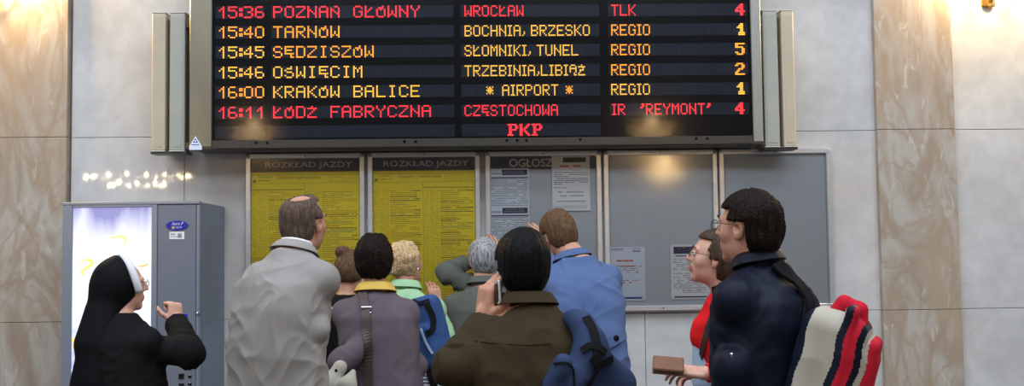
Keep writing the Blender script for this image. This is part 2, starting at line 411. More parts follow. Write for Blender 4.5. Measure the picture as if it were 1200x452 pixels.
# ------------------------------------------------------------------ display board
FONT = {
'A':'01110 10001 10001 11111 10001 10001 10001','B':'11110 10001 10001 11110 10001 10001 11110','C':'01110 10001 10000 10000 10000 10001 01110',
'D':'11110 10001 10001 10001 10001 10001 11110','E':'11111 10000 10000 11110 10000 10000 11111','F':'11111 10000 10000 11110 10000 10000 10000',
'G':'01110 10001 10000 10011 10001 10001 01110','H':'10001 10001 10001 11111 10001 10001 10001','I':'111 010 010 010 010 010 111',
'K':'10001 10010 10100 11000 10100 10010 10001','L':'10000 10000 10000 10000 10000 10000 11111','M':'10001 11011 10101 10101 10001 10001 10001',
'N':'10001 10001 11001 10101 10011 10001 10001','O':'01110 10001 10001 10001 10001 10001 01110','P':'11110 10001 10001 11110 10000 10000 10000',
'R':'11110 10001 10001 11110 10100 10010 10001','S':'01110 10001 10000 01110 00001 10001 01110','T':'11111 00100 00100 00100 00100 00100 00100',
'U':'10001 10001 10001 10001 10001 10001 01110','W':'10001 10001 10001 10101 10101 11011 10001','Y':'10001 10001 01010 00100 00100 00100 00100',
'Z':'11111 00001 00010 00100 01000 10000 11111','Ń':'00110 10001 11001 10101 10011 10001 10001','Ó':'00010 01110 10101 10001 10001 10001 01110',
'Ł':'10000 10010 10100 11000 10000 10000 11111','Ę':'11111 10000 11110 10000 11111 00010 00011','Ś':'00010 01110 10000 01110 00001 10001 01110',
'Ź':'00100 11111 00010 00100 01000 10000 11111','Ż':'00100 11111 00010 01110 01000 10000 11111','Ą':'01110 10001 11111 10001 10001 00010 00011',
',':'00 00 00 00 01 01 10','*':'00000 10101 01110 11111 01110 10101 00000','"':'011 011 110 000 000 000 000',
'0':'01110 10001 10001 10001 10001 10001 01110','1':'00010 00110 01010 00010 00010 00010 00010','3':'11110 00001 00001 00110 00001 00001 11110',
'4':'00010 00110 01010 10010 11111 00010 00010','5':'11111 10000 11110 00001 00001 10001 01110','6':'01110 10000 10000 11110 10001 10001 01110',
':':'00 00 11 11 00 11 11','|':'0'}
FONT[':'] = '00 11 11 00 11 11 00'
BOLD = {'1':'000110 001110 011110 000110 000110 001111 001111','2':'011110 110011 000011 001110 011000 110000 111111',
'4':'000110 001110 011110 110110 111111 000110 000110','5':'111111 110000 111110 000011 000011 110011 011110',
'P':'1111110 0110011 0110011 0111110 0110000 0110000 1111000','K':'1100011 1100110 1101100 1111000 1101100 1100110 1100011'}
LY = 6.672      # plane of the diodes
def mpp(px, py, Y): return P(px+1, py, Y).x - P(px, py, Y).x
bx0, bx1, bz0, bz1 = -1.804, 1.791, 2.283, 3.80
board = thing('departure_board', (0, 6.65, bz0), 'long black LED departure board with amber and red train times, above the notice cases', 'departure board')
q = MB(); q.box(bx0+.004, bx1-.004, 6.675, WY-.002, bz0+.002, bz1, bev=.003); q.build('housing', M['bezel_dark'], board)
q = MB(); q.box(bx0, -1.666, 6.648, 6.69, bz0+.012, bz1, bev=.004)
lb = q.build('side_bezel', M['bezel'], board)
q = MB(); q.box(1.728, bx1, 6.648, 6.69, bz0+.012, bz1, bev=.004); q.build('side_bezel', M['bezel_light'], board)
q = MB(); q.box(-1.666, 1.728, 6.650, 6.69, bz0, bz0+.052, bev=.004)
q.box(bx0, bx1, 6.652, 6.70, bz0, bz0+.012)
bb = q.build('bottom_rail', M['bezel_dark'], board)
for px, py in ((300, 167), (313, 167), (474, 165.5), (487, 165.5), (594, 164), (606, 164), (617, 164), (680, 163), (816, 162), (829, 162), (251, 120)):
    if px == 251: continue
    p = P(px, py, 6.645); q = MB(); q.ball((p.x, 6.649, p.z), .009, 10); q.build('bolt', M['black'], bb, smooth=True)
q = MB(); q.box(-1.666, 1.728, 6.673, 6.677, bz0+.052, bz1); q.build('screen_panel', M['black'], board)
# warning sticker on left bezel
p0 = P(221.5, 174, 6.646); p1 = P(236.5, 159, 6.646); yy = 6.6475
q = MB(); q.poly([(p0.x, yy, p0.z+.014), (p1.x, yy, p0.z+.014), ((p0.x+p1.x)/2, yy, p1.z)]); q.box(p0.x, p1.x, yy, yy+.0012, p0.z-.008, p0.z+.014)
st = q.build('warning_sticker', M['paperblue'], board); st['label'] = 'small blue and white triangle warning sticker'
xm = (p0.x+p1.x)/2
q = MB(); q.poly([(p0.x+.015, yy-.0006, p0.z+.021), (p1.x-.015, yy-.0006, p0.z+.021), (xm, yy-.0006, p1.z-.014)]); q.build('sticker_triangle', M['inkblue'], st)
q = MB(); q.box(xm-.018, xm+.018, yy-.0012, yy-.0008, p0.z+.026, p0.z+.036); q.ball((xm, yy-.0008, p0.z+.046), .006, 8, sc=(1, .1, 1)); q.build('sticker_symbol', M['white'], st)

rowy = [14.5, 37.9, 61.3, 85.0, 108.2, 131.9, 155.0]
rz = [P(282, y, LY).z for y in rowy]
mods = MB(); hm = P(282, 0, LY).z - P(282, 7.1, LY).z
for i, z in enumerate(rz + [rz[0]+(rz[0]-rz[1])*k for k in (1, 2, 3)]):
    for a, b in ((252.5, 309), (318, 532), (540.5, 703), (714, 877)):
        yb = 90
        if i == 6 and a == 714: continue
        mods.box(P(a, yb, LY).x, P(b, yb, LY).x, 6.6705, 6.6735, z-hm, z+hm)
mods.build('matrix_strip', M['module'], board)
def led_text(s, px, row, kind, colour, end=None):
    if ' ' in s:
        k = s.index(' '); a = s[:k]; rest = s[k:].lstrip(' '); m_ = len(s)-len(rest)
        step = m_*6*2.235 if kind == 'dest' else 1.69*(sum(len(FONT[c].split()[0])+1 for c in a)+3*(m_-k))
        led_text(a, px, row, kind, colour); led_text(rest, px+step, row, kind, colour); return
    py = rowy[row] + (px-282)*-.0125*.55
    sc = mpp(px, py, LY); z = rz[row]
    x = P(px, rowy[row]-(px-282)*.005, LY).x
    if kind == 'dest': dx, adv, font = 2.235*sc, lambda c, g: 6, FONT
    elif kind == 'time': dx, adv, font = 2.2*sc, None, FONT
    elif kind == 'bold': dx, adv, font = 1.9*sc, lambda c, g: 7, BOLD
    elif kind == 'pkp': dx, adv, font = 1.78*sc, lambda c, g: 8, BOLD
    else: dx, adv, font = 1.69*sc, lambda c, g: (3 if c == ' ' else len(g[0])+1), FONT
    dz = 2.05*sc if kind != 'via' else 1.9*sc
    if kind == 'train': dz = 1.9*sc
    q = MB(); col = 0
    for ch_ in s:
        g = font[ch_].split() if ch_ != ' ' else ['0']
        cw = 5 if kind == 'dest' else 0
        off = 1 if (kind == 'dest' and len(g[0]) == 3) else 0
        for r, line in enumerate(g):
            for c, v in enumerate(line):
                if v == '1':
                    cx, cz = x+(col+c+off)*dx+dx*.4, z+(3-r)*dz
                    hx, hz = (.36*dx, .35*dz)
                    if kind in ('bold', 'pkp'): hx = .42*dx
                    q.box(cx-hx, cx+hx, LY-.0035, LY-.001, cz-hz, cz+hz)
        if kind == 'time': col += {':': 2.55, '1': 5.9}.get(ch_, 5.9)
        elif kind == 'star': col += adv(ch_, g)
        else: col += adv(ch_, g)
    o = q.build('led_lettering', M[colour], board)
    o['label'] = '%s diode lettering' % ('red' if colour == 'led_red' else 'amber')
Y_, A_, D_ = 'led_yellow', 'led_amber', 'led_red'
rows = [('15:36', 'POZNAŃ GŁÓWNY', 'WROCŁAW', 'TLK', '4', D_), ('15:40', 'TARNÓW', 'BOCHNIA, BRZESKO', 'REGIO', '1', A_),
 ('15:45', 'SĘDZISZÓW', 'SŁOMNIKI, TUNEL', 'REGIO', '5', A_), ('15:46', 'OŚWIĘCIM', 'TRZEBINIA,LIBIĄŻ', 'REGIO', '2', A_),
 ('16:00', 'KRAKÓW BALICE', None, 'REGIO', '1', A_), ('16:11', 'ŁÓDŹ FABRYCZNA', 'CZĘSTOCHOWA', None, '4', D_)]
for i, (a, b, c, d, e, col) in enumerate(rows):
    mixv = col if col == D_ else (Y_ if i in (2, 3, 4) else A_)
    led_text(a, 254.5, i, 'time', col if i not in (2, 3) else Y_); led_text(b, 320.3, i, 'dest', mixv if i != 2 else A_)
    if c: led_text(c, 544.5, i, 'via', col if col == D_ else Y_)
    if d: led_text(d, 716.3, i, 'train', col if i != 4 else Y_)
    led_text(e, 861.5, i, 'bold', col if i not in (1, 4) else Y_)
led_text('*', 570, 4, 'via', Y_); led_text('AIRPORT', 588.6, 4, 'via', Y_); led_text('*', 663, 4, 'via', A_)
led_text('IR', 717.4, 5, 'train', D_); led_text('"REYMONT"', 750.3, 5, 'train', D_); led_text('PKP', 594.8, 6, 'pkp', D_)
q = MB(); q.box(-1.666, 1.728, 6.6575, 6.6605, bz0+.052, bz1); g_ = q.build('screen_glass', M['boardglass'], board)

# ------------------------------------------------------------------ loudspeaker columns each side of board
def columns(label, side, specs, bracket):
    y0 = 6.70
    x = P(specs[0][0], 90, y0).x
    zt, zb = P(205 if side < 0 else 912, 15 if side < 0 else 12.5, y0).z, P(205 if side < 0 else 912, 176 if side < 0 else 171, y0).z
    t = thing('column_loudspeaker', (x, y0, zb), label, 'loudspeaker', 'twin column loudspeakers beside the display board')
    for a, b, m1 in specs:
        xa, xb = P(a, 90, y0).x, P(b, 90, y0).x
        q = MB(); q.box(xa, xb, y0, y0+.13, zb, zt, bev=.006); col = q.build('column_case', M[m1], t)
        q = MB(); q.box(xa+.014, xb-.014, y0-.003, y0+.001, zb+.02, zt-.02); 
        n = 84; dz = (zt-zb-.05)/n
        for k in range(n): q.box(xa+.016, xb-.016, y0-.0040, y0-.0025, zb+.025+k*dz, zb+.025+(k+.75)*dz)
        q.build('grille', M[m1], col)
        q = MB(); q.box(xa-.001, xb+.001, y0-.002, y0+.131, zt, zt+.006); q.build('end_cap', M['edge'], col); q = MB(); q.box(xa-.001, xb+.001, y0-.002, y0+.131, zb-.006, zb); q.build('end_cap', M['edge'], col)
    xa, xb = sorted((P(bracket[0], 90, y0+.05).x, P(bracket[1], 90, y0+.05).x))
    q = MB(); q.box(xa, xb, y0+.07, WY-.002, zb+.03, zt-.03); q.build('mounting_plate', M['rust'], t)
    xa, xb = sorted((P(bracket[2], 90, y0+.05).x, P(bracket[3], 90, y0+.05).x))
    q = MB(); q.box(xa, xb, y0+.02, y0+.10, zt-.09, zt-.01); q.build('bracket', M['rust'], t); q = MB(); q.box(xa, xb, y0+.02, y0+.10, zb+.01, zb+.05); q.build('bracket', M['rust'], t)
    q = MB(); xx = [P(s_[0], 90, y0).x for s_ in specs] + [P(s_[1], 90, y0).x for s_ in specs]
    q.box(min(xx)-.006, max(xx)+.01, y0+.01, y0+.14, zb-.02, zb-.006); q.build('bottom_plate', M['bezel_dark'], t)
columns('twin beige and grey metal column loudspeaker beside the amber time column end of the board', -1, [(177.5, 193.5, 'beige'), (198.5, 216.5, 'greyenamel')], (182, 212, 214, 223))
columns('twin grey and cream metal column loudspeaker beside the platform number end of the board', 1, [(895, 912.5, 'greyenamel'), (917, 931.5, 'beige')], (899, 928, 887, 897))

# ------------------------------------------------------------------ notice cases
ztop, zbot = 2.281, 1.227
CASES = [(-1.522, -.752), (-.733, .012-.012), (.034, .796), (.810, 1.562), (1.572, 2.318)]
def lines(mb, x0, x1, z, h, y, dens=.8, wmin=.004, wmax=.02):
    x = x0
    while x < x1:
        wd_ = random.uniform(wmin, wmax); xe = min(x+wd_, x1)
        if random.random() < dens: mb.quad((x, y, z), (xe, y, z), (xe, y, z+h), (x, y, z+h))
        x = xe + .003
case_labels = ['aluminium notice case at the left holding the first yellow timetable', 'aluminium notice case holding the second yellow timetable, above the dark-haired woman',
 'aluminium notice case with half covered blue announcements header', 'grey aluminium notice case with two sheets low down, left of the red cardigan woman', 'empty grey aluminium notice case at the right end of the row']
fw, fy = .034, WY-.05
case_obj = []
for i, (a, b) in enumerate(CASES):
    c = thing('notice_case', ((a+b)/2, fy, zbot), case_labels[i], 'notice board', 'aluminium notice cases in a row'); case_obj.append(c)
    q = MB()
    for x0, x1, z0, z1 in ((a+.02, b-.02, ztop-fw, ztop), (a+.02, b-.02, zbot, zbot+fw), (a, a+fw, zbot+.02, ztop-.02), (b-fw, b, zbot+.02, ztop-.02)):
        q.box(x0, x1, fy, WY-.003, z0, z1, bev=.004)
    q.build('frame', M['alu'], c)
    for x0, x1 in ((a-.002, a+fw+.006), (b-fw-.006, b+.002)):
        for z0, z1 in ((ztop-fw-.006, ztop+.001), (zbot-.001, zbot+fw+.006)):
            q = MB(); q.box(x0, x1, fy-.002, WY-.004, z0, z1, bev=.012); q.build('corner_cap', M['corner'] if i < 4 else M['alu'], c)
    q = MB(); q.box(a+.01, b-.01, WY-.02, WY-.004, zbot+.01, ztop-.01); q.build('pin_board', M['greyboard'], c)
    if i < 3:
        q = MB(); hz0, hz1 = ztop-fw-.085, ztop-fw+.002
        q.box(a+fw-.002, b-fw+.002, WY-.026, WY-.019, hz0, hz1); hs = q.build('header_strip', M['navy_strip'], c)
        tx = ((312, 413), (450, 549), None)[i]
        if tx: text_mesh('header_text', 'ROZKŁAD JAZDY', .05, M['header_text'], hs, WY-.0268, fit=(P(tx[0], 192, WY).x, P(tx[1], 192, WY).x, hz0+.016, hz1-.024))
        else: text_mesh('header_text', 'OGŁOSZENIA', .05, M['header_text'], hs, WY-.0268, offset=.012, fit=(P(596.5, 190, WY).x, P(596.5+79, 190, WY).x, hz0+.016, hz1-.018))
    q = MB(); q.box((a+b)/2-.004, (a+b)/2+.004, fy-.004, fy+.001, ztop-.022, ztop-.014); q.build('screw', M['black'], c); q = MB(); q.box((a+b)/2-.004, (a+b)/2+.004, fy-.004, fy+.001, zbot+.014, zbot+.022); q.build('screw', M['black'], c)
    q = MB(); q.box(a+fw-.004, b-fw+.004, fy+.012, fy+.015, zbot+fw-.004, ztop-fw+.004); q.build('glass_pane', M['glass'], c)
# yellow timetables
for i, lb_ in ((0, 'yellow departures timetable poster in the leftmost case'), (1, 'yellow departures timetable poster in the second case from the left')):
    a, b = CASES[i]; x0, x1 = a+fw+.001, b-fw-.001; z1 = ztop-fw-.086; z0 = zbot+fw+.002; y = WY-.0235; yf = y-.0006
    t = thing('timetable_poster', ((x0+x1)/2, y, z0), lb_, 'poster', 'yellow timetable posters')
    q = MB(); q.box(x0, x1, y, y+.002, z0, z1); q.build('sheet', M['yellow'], t)
    text_mesh('title_text', 'ODJAZDY / DEPARTURES', .02, M['inkdolive'], t, yf, offset=.012, fit=(x0+.16, x0+.445, z1-.052, z1-.032))
    d = MB(); W_ = x1-x0; xm = x0+W_*.49
    d.box(x0, x1, yf-.0002, yf, z1-.022, z1-.020); d.box(x0, x1, yf-.0002, yf, z1-.075, z1-.0735)
    d.box(xm-.001, xm+.001, yf-.0002, yf, z0, z1-.075)
    if i == 0: d.box(x0, xm-.01, yf-.0002, yf, z1-.118, z1-.114)
    else: d.box(xm+.004, x1, yf-.0002, yf, z1-.113, z1-.109)
    for zz in (.56, .57) if i == 0 else ():
        d.box(x0, xm-.02, yf-.0002, yf, z1-zz, z1-zz+.003)
    if i == 0: d.box(xm-.05, x1-.12, yf-.0002, yf, z1-.725, z1-.722)
    for cx in (.035, .065, .10): 
        for base in (x0, xm): d.box(base+cx, base+cx+.0008, yf-.0002, yf, z0, z1-.12)
    # small logo arrow and address print in the head
    lines(d, x0+.04, x0+.13, z1-.038, .005, yf, .9); lines(d, x0+.04, x0+.12, z1-.058, .006, yf, .9)
    d.poly([(x0+.005, yf, z1-.067), (x0+.03, yf, z1-.067), (x0+.028, yf, z1-.05), (x0+.015, yf, z1-.05)])
    d.build('ruled_lines', M['inkdolive'], t)
    p1_, p2_, p3_, p4_ = MB(), MB(), MB(), MB()
    for k in range(3): lines(p1_, x1-.20, x1-.01, z1-.038-k*.014, .004, yf, .85)
    for base, wd_ in ((x0+.002, xm-x0-.006), (xm+.004, x1-xm-.006)):
        z = z1-.135
        while z > z0+.01:
            hl = random.random() < .22
            for cx in (.004, .042, .072): lines(p1_, base+cx, base+cx+.022, z, .0045, yf, .75, .004, .012)
            tgt = p3_ if random.random() < .16 else (p4_ if random.random() < .13 else (p2_ if hl else p1_))
            L = random.choice((1., 1., .9, .62, .5))*(wd_-.125)
            lines(tgt, base+.108, base+.108+L, z, .0048 if not hl else .006, yf, .92, .01, .05)
            if random.random() < .2: lines(p2_, base+wd_-.05, base+wd_-.008, z, .006, yf, .9)
            z -= .0125
    p1_.build('small_print', M['inkolive'], t); p2_.build('bold_print', M['inkdolive'], t); p3_.build('coloured_print', M['inkorange'], t); p4_.build('coloured_print', M['inkgreen'], t)
# paper notices
def sheet(lb_, px0, py0, px1, py1, tilt, painter, paper='paper', dy=.001):
    y = WY-.022-dy-.006; a = P(px0, py0, y); b = P(px1, py1, y)
    t = thing('notice_sheet', ((a.x+b.x)/2, y, b.z), lb_, 'notice')
    x0, x1, z1, z0 = a.x, b.x, a.z, b.z
    q = MB(); q.box(x0, x1, y, y+.0015, z0, z1); q.build('paper', M[paper], t)
    painter(t, x0, x1, z0, z1, y-.0006)
    return t
def rect(mb, x0, x1, z0, z1, y): mb.quad((x0, y, z0), (x1, y, z0), (x1, y, z1), (x0, y, z1))
def paint_table(t, x0, x1, z0, z1, y):
    a, b, c = MB(), MB(), MB(); H = z1-z0; W_ = x1-x0
    for top in (0., H*.52):
        zt = z1-.006-top
        rect(a, x0+W_*.30, x1-.012, zt-.038, zt-.002, y); rect(b, x0+.008, x0+W_*.27, zt-.032, zt-.024, y)
        rect(a, x0+.004, x1-.006, zt-.058, zt-.050, y)
        rect(b, x0+.004, x1-.006, zt-.066, zt-.062, y)
        lines(b, x0+W_*.38, x1-.04, zt-.015, .005, y-.0003, .95); lines(b, x0+W_*.34, x1-.03, zt-.028, .006, y-.0003, .95)
        z = zt-.078; k = 0
        while z > (zt-H*.50 if top == 0 else z0+.01):
            (lines(c, x0+.006, x1-.008, z, .006, y, .97, .02, .07) if k % 2 else lines(b, x0+.006, x1-.008, z, .0045, y, .8, .01, .03)); z -= .0115; k += 1
    a.build('heading_block', M['ink'] if False else M['navy_strip'], t); b.build('small_print', M['inkgrey'], t); c.build('table_rows', M['inkfaint'], t)
def paint_letter(t, x0, x1, z0, z1, y):
    a, b, c, d = MB(), MB(), MB(), MB(); W_ = x1-x0; H = z1-z0
    rect(a, x0+W_*.29, x1-W_*.10, z1-H*.115, z1-H*.025, y); lines(b, x0+.012, x0+W_*.26, z1-H*.10, .004, y); lines(b, x0+.012, x0+W_*.24, z1-H*.05, .006, y)
    lines(c, x0+W_*.2, x1-W_*.22, z1-H*.20, .010, y, .95, .01, .03)
    for k in range(7):
        e = x1-.012 if k not in (2, 6) else x0+W_*(.45 if k == 2 else .25)
        lines(b, x0+.012, e, z1-H*(.30+.035*k)-.004, .0052, y, .96, .01, .04)
    lines(b, x0+.012, x0+W_*.4, z1-H*.585, .005, y, .95)
    lines(d, x0+W_*.15, x1-W_*.18, z1-H*.67, .009, y, .92, .012, .03); lines(b, x0+W_*.2, x1-W_*.15, z1-H*.735, .006, y, .95)
    lines(b, x0+W_*.12, x1-W_*.12, z1-H*.835, .006, y, .95); 
    for k in range(2): lines(d, x0+.01, x1-W_*.1, z1-H*(.92+.03*k), .004, y, .9)
    a.build('heading_block', M['ink'], t); b.build('small_print', M['inkgrey'], t); c.build('red_line', M['inkred'], t); d.build('blue_print', M['inkfaint'], t)
def paint_offer(t, x0, x1, z0, z1, y):
    a, b, c = MB(), MB(), MB(); W_ = x1-x0; H = z1-z0
    rect(a, x0+.02, x1-W_*.10, z0+H*.035, z0+H*.07, y); rect(a, x1-W_*.32, x1-W_*.12, z1-H*.09, z1-H*.075, y)
    lines(a, x0+.03, x0+W_*.45, z1-H*.04, .004, y); lines(a, x0+.03, x0+W_*.4, z1-H*.065, .004, y)
    a.tube([(x1-W_*.22+.022*math.cos(v), y, z1-H*.045+.008*math.sin(v)) for v in [i*math.pi/6 for i in range(13)]], .0012, 5)
    lines(c, x0+W_*.25, x1-W_*.32, z1-H*.27, .010, y, .97, .015, .04); lines(c, x0+W_*.28, x1-W_*.15, z1-H*.36, .006, y, .9)
    lines(c, x0+.03, x1-W_*.18, z1-H*.63, .006, y, .96); lines(c, x0+W_*.35, x1-W_*.35, z1-H*.67, .006, y, .96)
    for k, (u, v) in enumerate(((.15, .9), (.12, .8), (.15, .72), (.5, .6), (.5, .6))): lines(b, x0+W_*u, x0+W_*v, z1-H*(.37+.035*k), .005, y, .9)
    for k in range(3): lines(b, x1-W_*.25, x1-W_*.18, z1-H*(.46+.03*k), .005, y, .95)
    a.build('blue_print', M['inkblue'], t); b.build('small_print', M['inkgrey'], t); c.build('red_print', M['inkred'], t)
def paint_plan(t, x0, x1, z0, z1, y):
    a, b, c, d = MB(), MB(), MB(), MB(); W_ = x1-x0; H = z1-z0
    rect(a, x0+W_*.08, x1-W_*.07, z1-H*.17, z1-H*.04, y); rect(a, x0+W_*.08, x1-.02, z0+H*.03, z0+H*.055, y)
    for k in range(26): 
        xx = x0+W_*.1+random.random()*W_*.75; zz = z1-H*(.06+random.random()*.09); rect(random.choice((c, d)), xx, xx+.009, zz-.004, zz+.004, y-.0004)
    lines(a, x0+W_*.1, x1-W_*.2, z1-H*.22, .008, y, .9)
    for k in range(18):
        if k in (7,): continue
        lines(b, x0+W_*.06, x1-W_*.08, z1-H*(.27+.033*k), .004, y, .75, .008, .03)
    for k in range(2): lines(b, x0+W_*.3, x1-W_*.1, z0+H*(.12+.03*k), .004, y, .9)
    a.build('navy_print', M['navy_strip'], t); b.build('small_print', M['inkgrey'], t); c.build('orange_print', M['inkorange'], t); d.build('blue_print', M['inkblue'], t)
sheet('white timetable sheet with navy heading bars under the announcements header', 574.5, 197.5, 621, 283, 0, paint_table, 'paperblue')
sheet('white letter covering the right end of the announcements header', 646.5, 183, 692, 246.5, 0, paint_letter, dy=.006)
sheet('white notice with red lines and blue bar, low beside the blue coat man', 711, 289.5, 757, 352, 0, paint_offer, 'paperblue')
sheet('white notice with colourful picture strip behind the profile of the red cardigan woman', 785.5, 286.5, 832, 350, 0, paint_plan)
# ------------------------------------------------------------------ vending machine
MYF = 6.38
vx0, vx1, vzt = -2.47, -1.666, 1.946
vm = thing('vending_machine', ((vx0+vx1)/2, 6.69, 0), 'silver blue hot drinks vending machine with glowing picture panel, against the marble wall', 'vending machine')
q = MB(); q.box(vx0+.004, vx1, MYF+.03, WY-.004, .08, vzt-.004, bev=.006); q.box(vx0+.03, vx1-.03, MYF+.06, WY-.03, 0, .09)
body = q.build('cabinet', M['machine'], vm)
q = MB()   # riveted side panel with fine slots
q.box(vx1-.001, vx1+.004, MYF+.07, WY-.02, .12, vzt-.03); sp = q.build('side_panel', M['machine_side'], vm)
q = MB()
for k in range(90):
    q.box(vx1+.003, vx1+.0055, MYF+.10, WY-.06, .2+k*.018, .2+k*.018+.006)
q.build('side_slots', M['machine'], sp)
q = MB()
for zz in [vzt-.06-.085*k for k in range(20)]: q.ball((vx1+.001, MYF+.045, zz), .004, 8, sc=(.5, 1, 1))
q.build('rivets', M['chrome'], sp)
q = MB(); gx0, gx1 = P(84.5, 300, MYF).x, P(177, 300, MYF).x; gz1, gz0 = P(130, 243, MYF).z, .55
for x0, x1, z0, z1 in ((vx0, gx0, .1, vzt), (gx0, gx1, gz1, vzt), (gx0, gx1, .1, gz0), (gx1, gx1+.035, .1, vzt)):
    q.box(x0, x1, MYF, MYF+.032, z0, z1, bev=.004)
q.box(vx0-.003, vx1+.003, MYF-.004, MYF+.04, vzt-.018, vzt, bev=.003)
q.build('door_frame', M['machine_frame'], vm)
dx0, dx1 = gx1+.037, P(229.5, 300, MYF).x
q = MB(); q.box(dx0, dx1, MYF+.002, MYF+.032, .1, vzt-.02, bev=.003); dr = q.build('control_door', M['machine'], vm)
q = MB(); q.box(dx1+.002, vx1, MYF, MYF+.032, .1, vzt-.02, bev=.004); q.build('edge_rail', M['machine_frame'], vm)
q = MB(); p = P(236.5, 367, MYF); q.ball((vx1-.008, MYF-.004, p.z), .010, 10); q.box(vx1-.012, vx1+.01, MYF-.006, MYF+.004, p.z-.004, p.z+.004); q.build('lock', M['chrome'], vm, smooth=False)
# backlit picture: a sheet with coffee swirls
G = bpy.data.materials.new('backlit picture'); G.use_nodes = True; nt = G.node_tree; b_ = nt.nodes['Principled BSDF']
tc = N(nt, 'ShaderNodeTexCoord').outputs['Object']
mp = N(nt, 'ShaderNodeMapping'); mp.inputs['Scale'].default_value = (9, 1, 1.6); nt.links.new(tc, mp.inputs[0])
n1 = N(nt, 'ShaderNodeTexNoise', Scale=1., Detail=2, Distortion=.4); nt.links.new(mp.outputs[0], n1.inputs['Vector'])
sx = N(nt, 'ShaderNodeSeparateXYZ'); nt.links.new(tc, sx.inputs[0])
mr = N(nt, 'ShaderNodeMapRange'); nt.links.new(sx.outputs['Z'], mr.inputs[0])
mr.inputs[1].default_value = 1.60; mr.inputs[2].default_value = 1.93; mr.inputs[3].default_value = 0; mr.inputs[4].default_value = 1
mu = N(nt, 'ShaderNodeMath', operation='MULTIPLY'); nt.links.new(n1.outputs['Fac'], mu.inputs[0]); nt.links.new(mr.outputs[0], mu.inputs[1])
topc = ramp(nt, mu.outputs[0], [(.08, (1, 1, 1)), (.30, (.62, .64, .86)), (.50, (.22, .22, .50))])
n2 = N(nt, 'ShaderNodeTexNoise', Scale=6., Detail=2); nt.links.new(tc, n2.inputs['Vector'])
lowm = N(nt, 'ShaderNodeMapRange'); nt.links.new(sx.outputs['Z'], lowm.inputs[0]); lowm.inputs[1].default_value = 1.45; lowm.inputs[2].default_value = 1.1; lowm.inputs[3].default_value = 0; lowm.inputs[4].default_value = 1
mu2 = N(nt, 'ShaderNodeMath', operation='MULTIPLY'); nt.links.new(n2.outputs['Fac'], mu2.inputs[0]); nt.links.new(lowm.outputs[0], mu2.inputs[1])
lowc = ramp(nt, mu2.outputs[0], [(.1, (1, 1, 1)), (.45, (.62, .68, .95)), (.6, (.25, .32, .75))])
cc = mixc(nt, 1., topc, lowc, 'MULTIPLY')
b_.inputs['Base Color'].default_value = (.1, .1, .1, 1); b_.inputs['Roughness'].default_value = .25
nt.links.new(cc, b_.inputs['Emission Color']); b_.inputs['Emission Strength'].default_value = 1.25
M['picture'] = G
def em(name, c, s=1.2):
    M[name] = mat(name, (.05, .05, .05), .3, emit=(c, s)); return M[name]
em('em_yellow', (1, .78, .20)); em('em_orange', (.95, .55, .16)); em('em_blue', (.03, .10, .60)); em('em_cup', (.85, .88, 1.))
q = MB(); q.quad((gx0, MYF+.012, gz0), (gx1, MYF+.012, gz0), (gx1, MYF+.012, gz1), (gx0, MYF+.012, gz1)); 
q.box(gx0, gx1, MYF+.013, MYF+.028, gz0, gz1)
pic = q.build('light_panel', M['picture'], vm, origin=None); pic['label'] = 'glowing white picture panel with yellow swirls'
pic.data.transform(Matrix.Identity(4))
def swirl(px0, py0, pts, m_, hw=.006):
    q = MB(); yy = MYF+.0105; pp = [P(px0+a, py0+b, yy) for a, b in pts]
    n = len(pp)
    for i in range(n-1):
        t0 = math.sin(math.pi*(i+.1)/n)*hw+.001; t1 = math.sin(math.pi*(i+1.1)/n)*hw+.001
        d_ = (pp[i+1]-pp[i]).normalized(); nn = Vector((-d_.z, 0, d_.x))
        q.quad(pp[i]-nn*t0, pp[i+1]-nn*t1, pp[i+1]+nn*t1, pp[i]+nn*t0)
    return q.build('picture_swirl', M[m_], pic)
swirl(125, 277, [(0, 2), (5, 1), (10, 1), (15, 0), (20, 0), (23, 4), (22, 8), (19, 10)], 'em_yellow')
swirl(93, 305, [(0, 6), (3, 1), (8, -1), (14, 0), (16, 3), (10, 8), (4, 12), (2, 15), (6, 17)], 'em_yellow', .009)
swirl(160, 307, [(0, 4), (5, 5), (10, 4), (14, 2)], 'em_orange', .006)
for pts, m_ in (([(101, 366), (108, 364), (108, 378), (103, 376)], 'em_orange'), ([(83.5, 398), (90, 392), (104, 388), (104, 416), (96, 414), (88, 406)], 'em_yellow'),
                ([(83.5, 399), (88, 408), (97, 416), (104, 417), (104, 421), (94, 417), (86, 409)], 'em_orange'), ([(86, 430), (96, 420), (104, 414), (104, 436), (92, 436)], 'em_blue'),
                ([(83.5, 432), (88, 429), (93, 432), (92, 438), (84, 438)], 'em_cup'), ([(83.5, 441), (92, 440), (104, 444), (104, 458), (83.5, 458)], 'em_blue')):
    q = MB(); q.poly([P(a, b, MYF+.011) for a, b in pts][::-1]); q.build('picture_shape', M[m_], pic)
